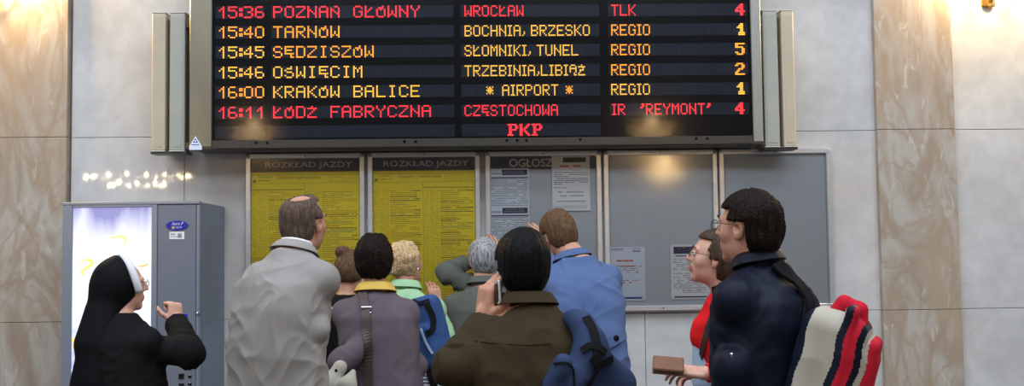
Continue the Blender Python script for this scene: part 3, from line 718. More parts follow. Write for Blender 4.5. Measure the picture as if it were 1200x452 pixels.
# badge, label, window, buttons
p = P(207.7, 264, MYF); hw_ = 13*mpp(207, 264, MYF); hh = 5.7*mpp(207, 264, MYF)
q = MB(); base = [(p.x+hw_*math.cos(2*math.pi*i/32), MYF-.003, p.z+hh*math.sin(2*math.pi*i/32)) for i in range(32)]
q.poly(base); 
for i in range(32):
    a, b = base[i], base[(i+1) % 32]; q.quad(b, a, (a[0], MYF+.003, a[2]), (b[0], MYF+.003, b[2]))
bd = q.build('oval_badge', M['oval'], dr)
text_mesh('badge_text', 'Astro P', .02, M['white'], bd, MYF-.0036, shear=.35, fit=(p.x-hw_*.5, p.x+hw_*.55, p.z+hh*.05, p.z+hh*.70))
text_mesh('badge_text', 'NECTA', .02, M['paperblue'], bd, MYF-.0036, fit=(p.x-hw_*.12, p.x+hw_*.45, p.z-hh*.62, p.z-hh*.22))
q = MB(); q.box(p.x-hw_*.46, p.x-hw_*.24, MYF-.0045, MYF-.003, p.z-hh*.72, p.z-hh*.18); q.build('badge_mark', M['gold'], bd)
a, b = P(198.6, 271.5, MYF), P(216, 280, MYF)
q = MB(); q.box(a.x, b.x, MYF-.0015, MYF+.003, b.z, a.z); lb2 = q.build('paper_label', M['white'], dr)
q = MB(); lines(q, a.x+.008, a.x+.035, a.z-.018, .007, MYF-.0022, 1, .01, .03); lines(q, a.x+.008, a.x+.05, a.z-.03, .004, MYF-.0022, .9); rect(q, a.x+.05, a.x+.072, b.z+.008, a.z-.01, MYF-.0022); q.build('small_print', M['inkgrey'], lb2)
a, b = P(195, 368, MYF), P(219.5, 374, MYF)
q = MB(); q.box(a.x, b.x, MYF-.003, MYF+.003, b.z, a.z, bev=.001); q.build('display_window', mat('blue display', (.01, .01, .3), .2, emit=((.02, .02, .9), .35)), dr)
for py in (431.5, 440.5, 449.5, 458.5):
    p = P(222.5, py, MYF); q = MB(); q.lathe([(.010, 0), (.010, .004), (.006, .006)], (0, 0, 0), 12)
    q.v = [(p.x+v[0], MYF+.002-v[2]*1.6, p.z+v[1]) for v in q.v]; q.build('push_button', M['black'], dr)
    q = MB(); q.ball((p.x+.001, MYF-.007, p.z+.006), .004, 8); q.build('button_cap', M['chrome'], dr, smooth=True)
for py in (440.5, 452):
    a, b = P(209.5, py-3, MYF), P(215.5, py+3, MYF)
    q = MB(); q.box(a.x, b.x, MYF-.004, MYF+.003, b.z, a.z, bev=.001); q.build('selection_key', M['blackgloss'], dr)
# ------------------------------------------------------------------ figures: distance fields turned into one skin each
def vnoise(p, seed=0):
    p = np.asarray(p, np.float64); i = np.floor(p).astype(np.int64); f = p-i; f = f*f*(3-2*f)
    def h(a, b, c):
        n = (a*374761393 + b*668265263 + c*2147483647 + seed*974634) & 0x7fffffff
        n = ((n ^ (n >> 13))*1274126177) & 0x7fffffff
        return ((n ^ (n >> 16)) & 0xffff)/65535.
    x, y, z = i[:, 0], i[:, 1], i[:, 2]; fx, fy, fz = f[:, 0], f[:, 1], f[:, 2]
    def l(a, b, t): return a+(b-a)*t
    return l(l(l(h(x, y, z), h(x+1, y, z), fx), l(h(x, y+1, z), h(x+1, y+1, z), fx), fy),
             l(l(h(x, y, z+1), h(x+1, y, z+1), fx), l(h(x, y+1, z+1), h(x+1, y+1, z+1), fx), fy), fz)
def Rz(d): a = R_(d); return np.array([[math.cos(a), -math.sin(a), 0], [math.sin(a), math.cos(a), 0], [0, 0, 1.]])
def Rx(d): a = R_(d); return np.array([[1., 0, 0], [0, math.cos(a), -math.sin(a)], [0, math.sin(a), math.cos(a)]])
def Ry(d): a = R_(d); return np.array([[math.cos(a), 0, math.sin(a)], [0, 1., 0], [-math.sin(a), 0, math.cos(a)]])
I3 = np.eye(3); O3 = np.zeros(3)
def A(v): return np.array([v[0], v[1], v[2]], float)
class Sdf:
    def __init__(s, lo, hi, h):
        s.h = h; s.lo = np.array(lo, float); n = np.ceil((np.array(hi)-s.lo)/h).astype(int)+1
        s.n = n; s.v = np.full(n, .5, np.float32); s.fr = (I3, O3)
        s.ax = [(s.lo[i]+np.arange(n[i])*h).astype(np.float32) for i in range(3)]
    def frame(s, R=I3, t=O3): s.fr = (np.array(R, float), A(t)); return s
    def comb(s, blo, bhi, fn, k, sub=False, world=False):
        pad = k+3*s.h
        sl = []
        for i in range(3):
            a = max(0, int(math.floor((blo[i]-pad-s.lo[i])/s.h))); b = min(s.n[i], int(math.ceil((bhi[i]+pad-s.lo[i])/s.h))+1)
            if b-a < 2: return
            sl.append(slice(a, b))
        X, Y, Z = s.ax[0][sl[0]][:, None, None], s.ax[1][sl[1]][None, :, None], s.ax[2][sl[2]][None, None, :]
        R, t = s.fr
        if world: q = (X, Y, Z)
        else:
            X, Y, Z = X-t[0], Y-t[1], Z-t[2]
            q = tuple(X*R[0, j]+Y*R[1, j]+Z*R[2, j] for j in range(3))
        d = fn(*q); cur = s.v[tuple(sl)]
        if sub: d = -d; cur = -cur
        if k > 0:
            hh = np.maximum(k-np.abs(d-cur), 0)/k; r = np.minimum(d, cur)-hh*hh*k*.25
        else: r = np.minimum(d, cur)
        if sub: r = -r*1.0
        s.v[tuple(sl)] = r
    def W(s, p): R, t = s.fr; return R @ A(p)+t
    def cone(s, a, b, ra, rb, k=.01, sub=False):
        a, b = A(a), A(b); wa, wb = s.W(a), s.W(b); r = max(ra, rb); ab = b-a; L = max(ab @ ab, 1e-9)
        def fn(x, y, z):
            x, y, z = x-a[0], y-a[1], z-a[2]; t = np.clip((x*ab[0]+y*ab[1]+z*ab[2])/L, 0, 1)
            return np.sqrt((x-t*ab[0])**2+(y-t*ab[1])**2+(z-t*ab[2])**2)-(ra+t*(rb-ra))
        if sub: s.subv(np.minimum(wa, wb)-r, np.maximum(wa, wb)+r, fn, k)
        else: s.comb(np.minimum(wa, wb)-r, np.maximum(wa, wb)+r, fn, k)
    def subv(s, lo, hi, fn, k, world=False):
        pad = k+3*s.h; sl = []
        for i in range(3):
            a = max(0, int(math.floor((lo[i]-pad-s.lo[i])/s.h))); b = min(s.n[i], int(math.ceil((hi[i]+pad-s.lo[i])/s.h))+1)
            if b-a < 2: return
            sl.append(slice(a, b))
        X, Y, Z = s.ax[0][sl[0]][:, None, None], s.ax[1][sl[1]][None, :, None], s.ax[2][sl[2]][None, None, :]
        R, t = s.fr
        if world: q = (X, Y, Z)
        else:
            X, Y, Z = X-t[0], Y-t[1], Z-t[2]; q = tuple(X*R[0, j]+Y*R[1, j]+Z*R[2, j] for j in range(3))
        d = -fn(*q); cur = s.v[tuple(sl)]
        if k > 0: hh = np.maximum(k-np.abs(d-cur), 0)/k; r = np.maximum(d, cur)+hh*hh*k*.25
        else: r = np.maximum(d, cur)
        s.v[tuple(sl)] = r
    def chain(s, pts, rad, k=.02):
        for i in range(len(pts)-1): s.cone(pts[i], pts[i+1], rad[i], rad[i+1], k)
    def ell(s, c, r, k=.01, rot=None, sub=False):
        c = A(c); r = np.array(r, float); R = rot if rot is not None else I3; wc = s.W(c); m_ = r.max()
        def fn(x, y, z):
            x, y, z = x-c[0], y-c[1], z-c[2]
            q = [x*R[0, j]+y*R[1, j]+z*R[2, j] for j in range(3)]
            n = np.sqrt((q[0]/r[0])**2+(q[1]/r[1])**2+(q[2]/r[2])**2)
            g = np.sqrt((q[0]/r[0]**2)**2+(q[1]/r[1]**2)**2+(q[2]/r[2]**2)**2)+1e-6
            return np.where(n < .5, (n-1)*r.min(), n*(n-1)/g)
        (s.subv if sub else s.comb)(wc-m_, wc+m_, fn, k)
    def rbox(s, c, hsz, r, k=.01, rot=None, sub=False):
        c = A(c); hsz = np.array(hsz, float); R = rot if rot is not None else I3; wc = s.W(c); m_ = np.linalg.norm(hsz)
        def fn(x, y, z):
            x, y, z = x-c[0], y-c[1], z-c[2]
            q = [np.abs(x*R[0, j]+y*R[1, j]+z*R[2, j])-hsz[j]+r for j in range(3)]
            o = np.sqrt(sum(np.maximum(v, 0)**2 for v in q))
            return o+np.minimum(np.maximum(np.maximum(q[0], q[1]), q[2]), 0)-r
        (s.subv if sub else s.comb)(wc-m_, wc+m_, fn, k)
    def loft(s, st, k=.02, n=2.4, yaw=0., sub=False):
        """st rows (z, cx, cy, a, b): stacked superellipses, turned by yaw"""
        st = np.array(sorted(st), float); zs = st[:, 0]; c, sn = math.cos(R_(yaw)), math.sin(R_(yaw))
        m_ = max(st[:, 3].max(), st[:, 4].max())
        lo = np.array([st[:, 1].min()-m_, st[:, 2].min()-m_, zs[0]]); hi = np.array([st[:, 1].max()+m_, st[:, 2].max()+m_, zs[-1]])
        zf = np.linspace(zs[0]-.2, zs[-1]+.2, 400)
        def sm(col):
            v = np.interp(zf, zs, col); ker = np.hanning(17); ker /= ker.sum(); return np.convolve(np.pad(v, 8, 'edge'), ker, 'valid')
        cols = [sm(st[:, i]) for i in (1, 2, 3, 4)]
        def fn(x, y, z):
            zz = z[0, 0]; cx, cy, a, b = [np.interp(zz, zf, q).astype(np.float32)[None, None, :] for q in cols]
            dx, dy = x-cx, y-cy; u, v = dx*c+dy*sn, -dx*sn+dy*c
            d = ((np.abs(u/a)**n+np.abs(v/b)**n+1e-9)**(1/n)-1)*np.minimum(a, b)
            zc = np.maximum(zs[0]-z, z-zs[-1])
            r = .02; p, q = d+r, zc+r
            return np.sqrt(np.maximum(p, 0)**2+np.maximum(q, 0)**2)+np.minimum(np.maximum(p, q), 0)-r
        (s.subv if sub else s.comb)(lo, hi, fn, k, world=True)
    def cut_below(s, z): s.v = np.maximum(s.v, (z-s.ax[2])[None, None, :]).astype(np.float32)
    def mesh(s):
        V = s.v; V = np.pad(V, 1, constant_values=.5); lo = s.lo-s.h
        S = V < 0; n = V.shape
        cnt = np.zeros(tuple(k-1 for k in n), np.uint8)
        for i in (0, 1):
            for j in (0, 1):
                for k in (0, 1): cnt += S[i:n[0]-1+i, j:n[1]-1+j, k:n[2]-1+k]
        act = (cnt > 0) & (cnt < 8); I, J, K = np.nonzero(act); N_ = len(I)
        idx = np.full(act.shape, -1, np.int64); idx[I, J, K] = np.arange(N_)
        cor = {(i, j, k): V[I+i, J+j, K+k].astype(np.float64) for i in (0, 1) for j in (0, 1) for k in (0, 1)}
        acc = np.zeros((N_, 3)); num = np.zeros(N_)
        for a in range(3):
            o = [q for q in range(3) if q != a]
            for u in (0, 1):
                for w_ in (0, 1):
                    p = [0, 0, 0]; p[o[0]] = u; p[o[1]] = w_; q = list(p); q[a] = 1
                    va, vb = cor[tuple(p)], cor[tuple(q)]; mk = (va < 0) != (vb < 0)
                    t = np.where(mk, va/np.where(mk, va-vb, 1), 0); pt = np.tile(np.array(p, float), (N_, 1)); pt[:, a] = t
                    acc += pt*mk[:, None]; num += mk
        pos = acc/num[:, None]+np.stack([I, J, K], 1); pos = pos*s.h+lo
        F_ = []
        for a in range(3):
            b, c = (a+1) % 3, (a+2) % 3
            s0 = [slice(1, n[q]-1) for q in range(3)]; s1 = list(s0); s0[a] = slice(0, n[a]-1); s1[a] = slice(1, n[a])
            A0, A1 = S[tuple(s0)], S[tuple(s1)]; ch_ = A0 != A1; g = np.nonzero(ch_); fl = A0[g]
            off = [0 if q == a else 1 for q in range(3)]; G = [g[q]+off[q] for q in range(3)]
            def at(db, dc):
                H = list(G); H[b] = G[b]-db; H[c] = G[c]-dc; return idx[H[0], H[1], H[2]]
            q = np.stack([at(1, 1), at(0, 1), at(0, 0), at(1, 0)], 1); q[~fl] = q[~fl][:, ::-1]; F_.append(q)
        F_ = np.concatenate(F_); F_ = F_[(F_ >= 0).all(1)]
        return pos, F_
def normals(v, f):
    n = np.cross(v[f[:, 2]]-v[f[:, 0]], v[f[:, 3]]-v[f[:, 1]]); out = np.zeros_like(v)
    for k in range(4):
        for a in range(3): out[:, a] += np.bincount(f[:, k], n[:, a], len(v))
    return out/(np.linalg.norm(out, axis=1)[:, None]+1e-12)
def relax(v, f, it=2, lam=.5):
    e = np.concatenate([f[:, [0, 1]], f[:, [1, 2]], f[:, [2, 3]], f[:, [3, 0]]]); e = np.concatenate([e, e[:, ::-1]])
    deg = np.bincount(e[:, 0], minlength=len(v))[:, None].clip(1)
    for _ in range(it):
        s_ = np.stack([np.bincount(e[:, 0], v[e[:, 1], a], len(v)) for a in range(3)], 1); v = v+lam*(s_/deg-v)
    return v
def npmesh(name, v, f, mats, parent=None, origin=None, mi=None):
    o_ = np.array(origin) if origin is not None else np.array(parent['_o'])
    me = bpy.data.meshes.new(name); me.vertices.add(len(v)); me.vertices.foreach_set('co', (v-o_).astype(np.float32).ravel())
    me.loops.add(f.size); me.loops.foreach_set('vertex_index', f.astype(np.int32).ravel())
    me.polygons.add(len(f)); me.polygons.foreach_set('loop_start', np.arange(0, f.size, 4, dtype=np.int32)); me.polygons.foreach_set('loop_total', np.full(len(f), 4, np.int32))
    mats = mats if isinstance(mats, (list, tuple)) else [mats]
    for q in mats: me.materials.append(q)
    if mi is not None: me.polygons.foreach_set('material_index', mi.astype(np.int32))
    me.polygons.foreach_set('use_smooth', np.ones(len(f), bool)); me.update(calc_edges=True); me.validate()
    return link(name, me, parent, Vector(o_))

# ---- materials for people
def fabric(name, c, c2=None, rough=.85, sc=6., bs=18, bst=.35):
    c2 = c2 or tuple(x*.86 for x in c)
    m_ = mat(name, c, rough, spec=.10, noise=((sc, sc, sc*.6), c2), bump=((bs, bs, bs*.5), bst, .006))
    pass
    return m_
def hairmat(name, c, c2, rough=.5):
    return mat(name, c, rough, spec=.05, noise=((110, 110, 16), c2, 4), bump=((320, 320, 40), .7, .003))
M['skin'] = mat('skin', (.50, .27, .19), .5, spec=.35, noise=(30, (.44, .215, .15)))
M['skin_pale'] = mat('pale skin', (.60, .36, .28), .5, spec=.35, noise=(30, (.55, .29, .22)))
M['lip'] = mat('lips', (.42, .13, .11), .4)
M['eye'] = mat('eye', (.6, .58, .56), .15); M['iris'] = mat('iris', (.05, .03, .02), .1)
M['h_black'] = hairmat('black hair', (.004, .004, .005), (.009, .008, .009), .45)
M['h_dark'] = hairmat('dark brown hair', (.007, .005, .005), (.017, .011, .009))
M['h_brown'] = hairmat('brown hair', (.075, .042, .025), (.14, .085, .05))
M['h_fair'] = hairmat('thinning brown hair', (.065, .043, .032), (.13, .095, .075))
M['h_blonde'] = hairmat('blonde hair', (.34, .22, .11), (.60, .44, .26))
M['h_grey'] = hairmat('grey hair', (.11, .11, .12), (.40, .41, .45))
M['f_black'] = fabric('black cloth', (.008, .008, .009)); M['f_veil'] = fabric('black veil', (.005, .005, .007), rough=.7)
M['f_white'] = fabric('white linen', (.72, .74, .80)); M['f_beige'] = fabric('light grey beige jacket cloth', (0.2888, 0.2736, 0.2622), (0.2508, 0.2394, 0.2318))
M['f_mauve'] = fabric('mauve grey cloth', (0.1178, 0.095, 0.114), (0.1026, 0.08208, 0.0988)); M['f_yellow'] = fabric('yellow knit', (.62, .42, .10))
M['f_green'] = fabric('mint green cloth', (.33, .55, .33), (.28, .49, .29)); M['f_olive'] = fabric('olive grey cloth', (0.095, 0.1026, 0.0912), (0.076, 0.0836, 0.076))
M['f_brown'] = fabric('dark olive brown cloth', (.040, .029, .015), (.032, .023, .012)); M['f_blue'] = fabric('blue coat cloth', (0.0874, 0.1368, 0.2812), (0.0722, 0.1178, 0.2508))
M['f_navy'] = fabric('navy nylon', (0.0076, 0.01064, 0.0228), (0.00532, 0.0076, 0.01672), rough=.5); M['f_red'] = fabric('red knit', (.62, .014, .018), (.52, .010, .014))
M['f_ltblue'] = fabric('light blue cloth', (.36, .50, .66)); M['f_trouser'] = fabric('dark trousers', (.03, .032, .04)); M['f_jean'] = fabric('blue jeans', (.05, .075, .14))
M['f_cream'] = fabric('cream cloth', (0.38, 0.3572, 0.304), (0.3344, 0.3116, 0.266)); M['f_packblue'] = fabric('blue backpack cloth', (0.038, 0.0836, 0.228), (0.0304, 0.0684, 0.19))
M['f_denim'] = fabric('dull blue pack cloth', (.034, .052, .115), (.020, .032, .075)); M['f_packred'] = fabric('red pack cloth', (.50, .015, .035))
M['leather'] = mat('brown leather', (.09, .035, .022), .45, noise=(40, (.07, .028, .018))); M['leather_dark'] = mat('dark brown strap', (.040, .020, .016), .5)
M['wallet'] = mat('tan brown leather', (.17, .065, .025), .5, noise=(30, (.14, .05, .02)))
M['shoe'] = mat('black leather shoe', (.01, .01, .01), .35)
M['wire'] = mat('dark spectacle wire', (.02, .02, .025), .3, metal=.6)
M['lens'] = glass_mat('spectacle lens', (.9, .92, .93), .02, 1.3)

def head_shape(S, R, c, sc=1., neck_to=None, fem=False):
    S.frame(R*1., c); z = sc
    def v(*a): return [q*z for q in a]
    S.ell(v(0, -.012, .030), v(.075, .094, .084), .01)
    S.ell(v(0, .030, -.030), v(.057, .060, .082), .03*z)
    S.ell(v(0, .020, -.062), v(.046, .055, .045), .02*z)
    S.ell(v(0, .067, -.098), v(.018, .017, .016), .025*z)
    for s_ in (-1, 1):
        S.ell(v(s_*.040, .050, -.020), v(.022, .024, .022), .02*z)
        S.ell(v(s_*.031, .094, .010), v(.016, .012, .011), .012*z, sub=True)
        S.ell(v(s_*.031, .077, .010), v(.013, .013, .012), .003*z)
        S.cone(v(s_*.016, .086, .030), v(s_*.042, .076, .028), .008*z, .007*z, .012*z)
        Re = Rz(s_*-18) @ Ry(s_*8)
        S.ell(v(s_*.079, -.010, -.004), v(.007, .019, .031), .006*z, rot=Re)
        S.ell(v(s_*.084, -.006, .004), v(.005, .011, .018), .003*z, rot=Re, sub=True)
        S.ell(v(s_*.078, -.004, -.027), v(.007, .009, .010), .005*z)
    S.cone(v(0, .088, .018), v(0, .108, -.018), .0065*z, .0105*z, .012*z)
    for s_ in (-1, 1): S.ell(v(s_*.011, .094, -.022), v(.008, .011, .008), .006*z)
    S.cone(v(-.017, .084, -.052), v(.017, .084, -.052), .0065*z, .0065*z, .008*z); S.cone(v(0, .090, -.053), v(0, .089, -.053), .007*z, .007*z, .010*z)
    S.cone(v(-.014, .083, -.064), v(.014, .083, -.064), .0068*z, .0068*z, .008*z); S.cone(v(0, .0875, -.065), v(0, .087, -.065), .007*z, .007*z, .010*z)
    S.cone(v(-.022, .093, -.0585), v(.022, .093, -.0585), .0028*z, .0028*z, .002*z, sub=True)
    S.frame()
    if neck_to is not None:
        a = R @ (np.array([0, -.018, -.055])*z)+c; rr = .050 if fem else .058
        S.cone(a, neck_to, rr*z, (rr+.006)*z, .03)
def hand_shape(S, wrist, fdir, back, side, curl=(.2, .2, .25, .3), thumb=.3, sc=1., spread=.0):
    """side +1 left hand, -1 right; fdir along fingers, back = back-of-hand normal. returns frame"""
    y = A(fdir); y /= np.linalg.norm(y); z = A(back); z -= y*(z @ y); z /= np.linalg.norm(z); x = np.cross(y, z)
    R = np.stack([x, y, z], 1); S.frame(R, wrist); g = sc
    S.cone((0, -.03*g, 0), (0, .02*g, 0), .024*g, .024*g, .02)
    S.rbox((0, .052*g, 0), (.041*g, .047*g, .0145*g), .013*g, .012)
    S.ell((side*.024*g, .028*g, -.006*g), (.018*g, .032*g, .015*g), .012)
    bx = [.030, .010, -.010, -.029]; by = [.093, .097, .093, .085]; L = [(.043, .026, .021), (.047, .030, .022), (.044, .028, .022), (.034, .021, .019)]
    for i in range(4):
        p = np.array([side*bx[i], by[i], 0.])*g; a = 0.; r0 = (.0094, .0096, .0092, .0082)[i]*g; fan = side*(1.5-i)*(.05+spread)
        for j, (ln, bend) in enumerate(zip(L[i], (78, 95, 60))):
            a += R_(curl[i]*bend); d = np.array([math.sin(fan)*math.cos(a), math.cos(a), -math.sin(a)]); q = p+d*ln*g; r1 = r0*.93
            S.cone(p, q, r0, r1, .003); p, r0 = q, r1
    p = np.array([side*.033, .018, -.006])*g; d0 = np.array([side*.75, .62, -.25]); d1 = np.array([-side*.25, .75, -.75])
    for ln, r0, r1, t in ((.038, .0145, .012, 0), (.032, .0115, .0105, .5), (.025, .0105, .0085, 1.)):
        d = d0*(1-t*thumb)+d1*(t*thumb); d /= np.linalg.norm(d); q = p+d*ln*g; S.cone(p, q, r0*g, r1*g, .005); p = q
    S.frame(); return R
def hair_mesh(kind, R, c, sc, material, parent, seed=1, thick=1., extra=None, strand=.0028, name='hair'):
    h = .0034; c = A(c); S = Sdf(c-.24, c+.24, h); S.frame(R, c); z = sc; t = .004*thick
    def v(*a): return [q*z for q in a]
    S.ell(v(0, -.012, .030), [(.075*z+t+.007), (.094*z+t+.008), (.084*z+t+.010)], .0)
    if kind in ('short', 'bald', 'crop'): S.ell(v(0, -.045, -.022), [.066*z+t, .060*z+t, .064*z+t], .03)
    if kind == 'full':
        S.ell(v(0, -.035, -.01), [.080*z+t, .075*z+t, .085*z+t], .03); S.ell(v(0, .03, .075), [.06*z+t, .05*z, .035*z+t], .03)
    if kind in ('bun', 'pony', 'long'): S.ell(v(0, -.030, .0), [.076*z+t, .078*z+t, .078*z+t], .03)
    if kind == 'long':
        S.ell(v(0, -.050, -.055), [.062*z, .045*z, .060*z], .04)
    if extra: extra(S, v)
    q = .05
    big = 1.
    def region(fn): S.subv(c-.24, c+.24, fn, .008)
    fr = {'short': .050, 'full': .056, 'crop': .048, 'bald': .03, 'bun': .042, 'pony': .045, 'long': .045}[kind]
    hl = {'short': .062, 'full': .05, 'crop': .066, 'bald': .09, 'bun': .078, 'pony': .074, 'long': .078}[kind]
    region(lambda x, y, zz: np.maximum(fr*z-y-.35*np.maximum(zz, 0), zz-hl*z)+0*x)            # the face
    if kind in ('short', 'bald', 'crop'):
        region(lambda x, y, zz: np.maximum(np.maximum(-.034*z-y, zz-.024*z)+0*x, .050*z-np.abs(x)))     # round the ears
        region(lambda x, y, zz: np.maximum(-.002*z-y, zz-.0*z)+0*x)
        region(lambda x, y, zz: (zz+.078*z)+0*x+0*y)
    elif kind == 'full':
        region(lambda x, y, zz: np.maximum(.012*z-y, zz-.0*z)+0*x); region(lambda x, y, zz: (zz+.088*z)+0*x+0*y)
    elif kind == 'long':
        region(lambda x, y, zz: np.maximum(-.020*z-y, zz+.004*z)+0*x); region(lambda x, y, zz: np.maximum(.020*z-y, zz-.030*z)+0*x); region(lambda x, y, zz: (zz+.115*z)+0*x+0*y)
    else:
        region(lambda x, y, zz: np.maximum(.005*z-y, zz-.012*z)+0*x)
        if kind != 'long': region(lambda x, y, zz: (zz+.070*z-.3*np.maximum(-y-.05, 0))+0*x)
    if kind == 'bald': S.ell(v(0, -.030, .122), v(.050, .060, .031), .014, sub=True)
    V, Fc = S.mesh(); V = relax(V, Fc, 1); nn = normals(V, Fc)
    L = (V-c) @ R
    if kind in ('bun', 'pony'): # combed back
        P_ = L*np.array([75, 40, 12.])
    else:
        ang = np.arctan2(L[:, 0], -(L[:, 1]+.0)); el = L[:, 2]
        P_ = np.stack([ang*15, el*7, np.hypot(L[:, 0], L[:, 1])*22], 1)
    d = (vnoise(P_, seed)-.5)*1.5*strand + (vnoise(L*24, seed+3)-.5)*strand*2.0+(vnoise(P_*np.array([.45, .6, .45]), seed+9)-.5)*strand*1.2+(vnoise(L*190, seed+5)-.5)*strand*.8
    V = V+nn*d[:, None]
    return npmesh(name, V, Fc, material, parent)
def spectacles(R, c, sc, parent, lens=True):
    q = MB(); c = Vector(c); Rm = Matrix([list(r) for r in R])
    def w_(x, y, z): return c+Rm @ Vector((x*sc, y*sc, z*sc))
    for s_ in (-1, 1):
        q.tube([w_(s_*.033+.024*math.cos(t), .104-.15*(.024*math.cos(t)*s_)*.3, .008+.017*math.sin(t)) for t in [i*math.pi/9 for i in range(19)]], .0013, 6, cap=False)
        q.tube([w_(s_*.057, .100, .014), w_(s_*.072, .085, .015), w_(s_*.083, -.005, .013), w_(s_*.084, -.018, .002)], .0013, 6)
    q.tube([w_(-.009, .106, .012), w_(0, .111, .014), w_(.009, .106, .012)], .0013, 6)
    g = q.build('spectacles', M['wire'], parent, smooth=True)
    if lens:
        l = MB()
        for s_ in (-1, 1): l.poly([w_(s_*.033+.0235*math.cos(t), .104-.15*(.024*math.cos(t)*s_)*.3, .008+.0165*math.sin(t)) for t in [i*math.pi/9 for i in range(18)]])
        l.build('lens', M['lens'], g)
    return g
def collar(center, R, r0, r1, h, fold, material, parent, name='collar', thick=.004, drop=.03, open_front=.25):
    """stand and fall collar; R = frame (x across, y forward, z up)"""
    q = MB(); prof = [(r0, -.012), (r0-.002, h*.4), (r0-.004, h), (r0+.004, h+.006), (r0+fold*.5, h-.004), (r0+fold, h-drop), (r0+fold+.002, h-drop-.004), (r0+fold-.008, h-drop+.002), (r0+.008, h-.012), (r0+.004, 0)]
    n = 44; c = A(center); rows = []
    for k in range(n+1):
        a = -math.pi/2+open_front*.5*0 + 2*math.pi*k/n
        th = R_(90)+open_front + (2*math.pi-2*open_front)*k/n
        for r, z in prof:
            zz = z-.25*max(0, math.sin(th))*h
            wob = 1+.02*math.sin(th*5)
            p = R @ np.array([r*wob*math.cos(th)*1.06, r*wob*math.sin(th)*(r1/r0 if False else 1.), zz])+c; q.v.append(tuple(p))
    m_ = len(prof)
    for k in range(n):
        for j in range(m_):
            j2 = (j+1) % m_; q.f.append((k*m_+j, (k+1)*m_+j, (k+1)*m_+j2, k*m_+j2)); q.mi.append(0)
    q.f.append(tuple(range(m_))); q.mi.append(0); q.f.append(tuple(range(n*m_, (n+1)*m_))[::-1]); q.mi.append(0)
    return q.build(name, material, parent, smooth=True)
def folds(V, Fc, arms, c0, seed, torso=1., sleeve=1., vert=3.2):
    nn = normals(V, Fc); d = np.zeros(len(V)); q = V-c0
    def ridge(p, s_, e=2.2): return (1-np.abs(2*vnoise(p, s_)-1))**e
    wrp = np.stack([vnoise(q*5, seed+20+k) for k in range(3)], 1)-.5
    qq = q+wrp*.16
    d += torso*.010*(ridge(qq*np.array([9., 9., vert]), seed, 1.6)-.35)
    diag = np.stack([qq[:, 0]*7+qq[:, 2]*9, qq[:, 1]*9, qq[:, 2]*4-qq[:, 0]*4], 1)
    d += torso*.008*(ridge(diag, seed+1, 2.5)-.28)
    diag = np.stack([qq[:, 0]*11-qq[:, 2]*13, qq[:, 1]*11, qq[:, 2]*5+qq[:, 0]*5], 1)
    d += torso*.005*(ridge(diag, seed+2, 2.5)-.28)
    wmax = np.zeros(len(V)); ds = np.zeros(len(V))
    for pts in arms:
        s_ = 0.
        for i in range(len(pts)-1):
            a, b = pts[i], pts[i+1]; ab = b-a; L = np.linalg.norm(ab); u = ab/L; t = np.clip((V-a) @ ab/L**2, 0, 1); dist = np.linalg.norm(V-(a+t[:, None]*ab), axis=1)
            near = np.clip((.10-dist)/.03, 0, 1)
            tj = (t if i == 0 else 1-t); win = .45+.55*np.clip((tj-.3)/.5, 0, 1)   # strongest at the elbow
            o = (V-a)-((V-a) @ u)[:, None]*u; sa = (V-a) @ u+s_
            wob = (vnoise(V*9, seed+31)-.5)*.05
            wav = ridge(np.stack([(sa+wob+.35*o[:, 2]+.25*o[:, 0])*19, o[:, 0]*9+i*7, o[:, 1]*9], 1), seed+5+i, 1.8)
            upd = near > wmax; ds = np.where(upd, near*win*.012*(wav-.38), ds); wmax = np.maximum(wmax, near); s_ += L
    d = d*(1-.8*wmax)+ds*sleeve
    return V+nn*d[:, None]
PEOPLE = {}
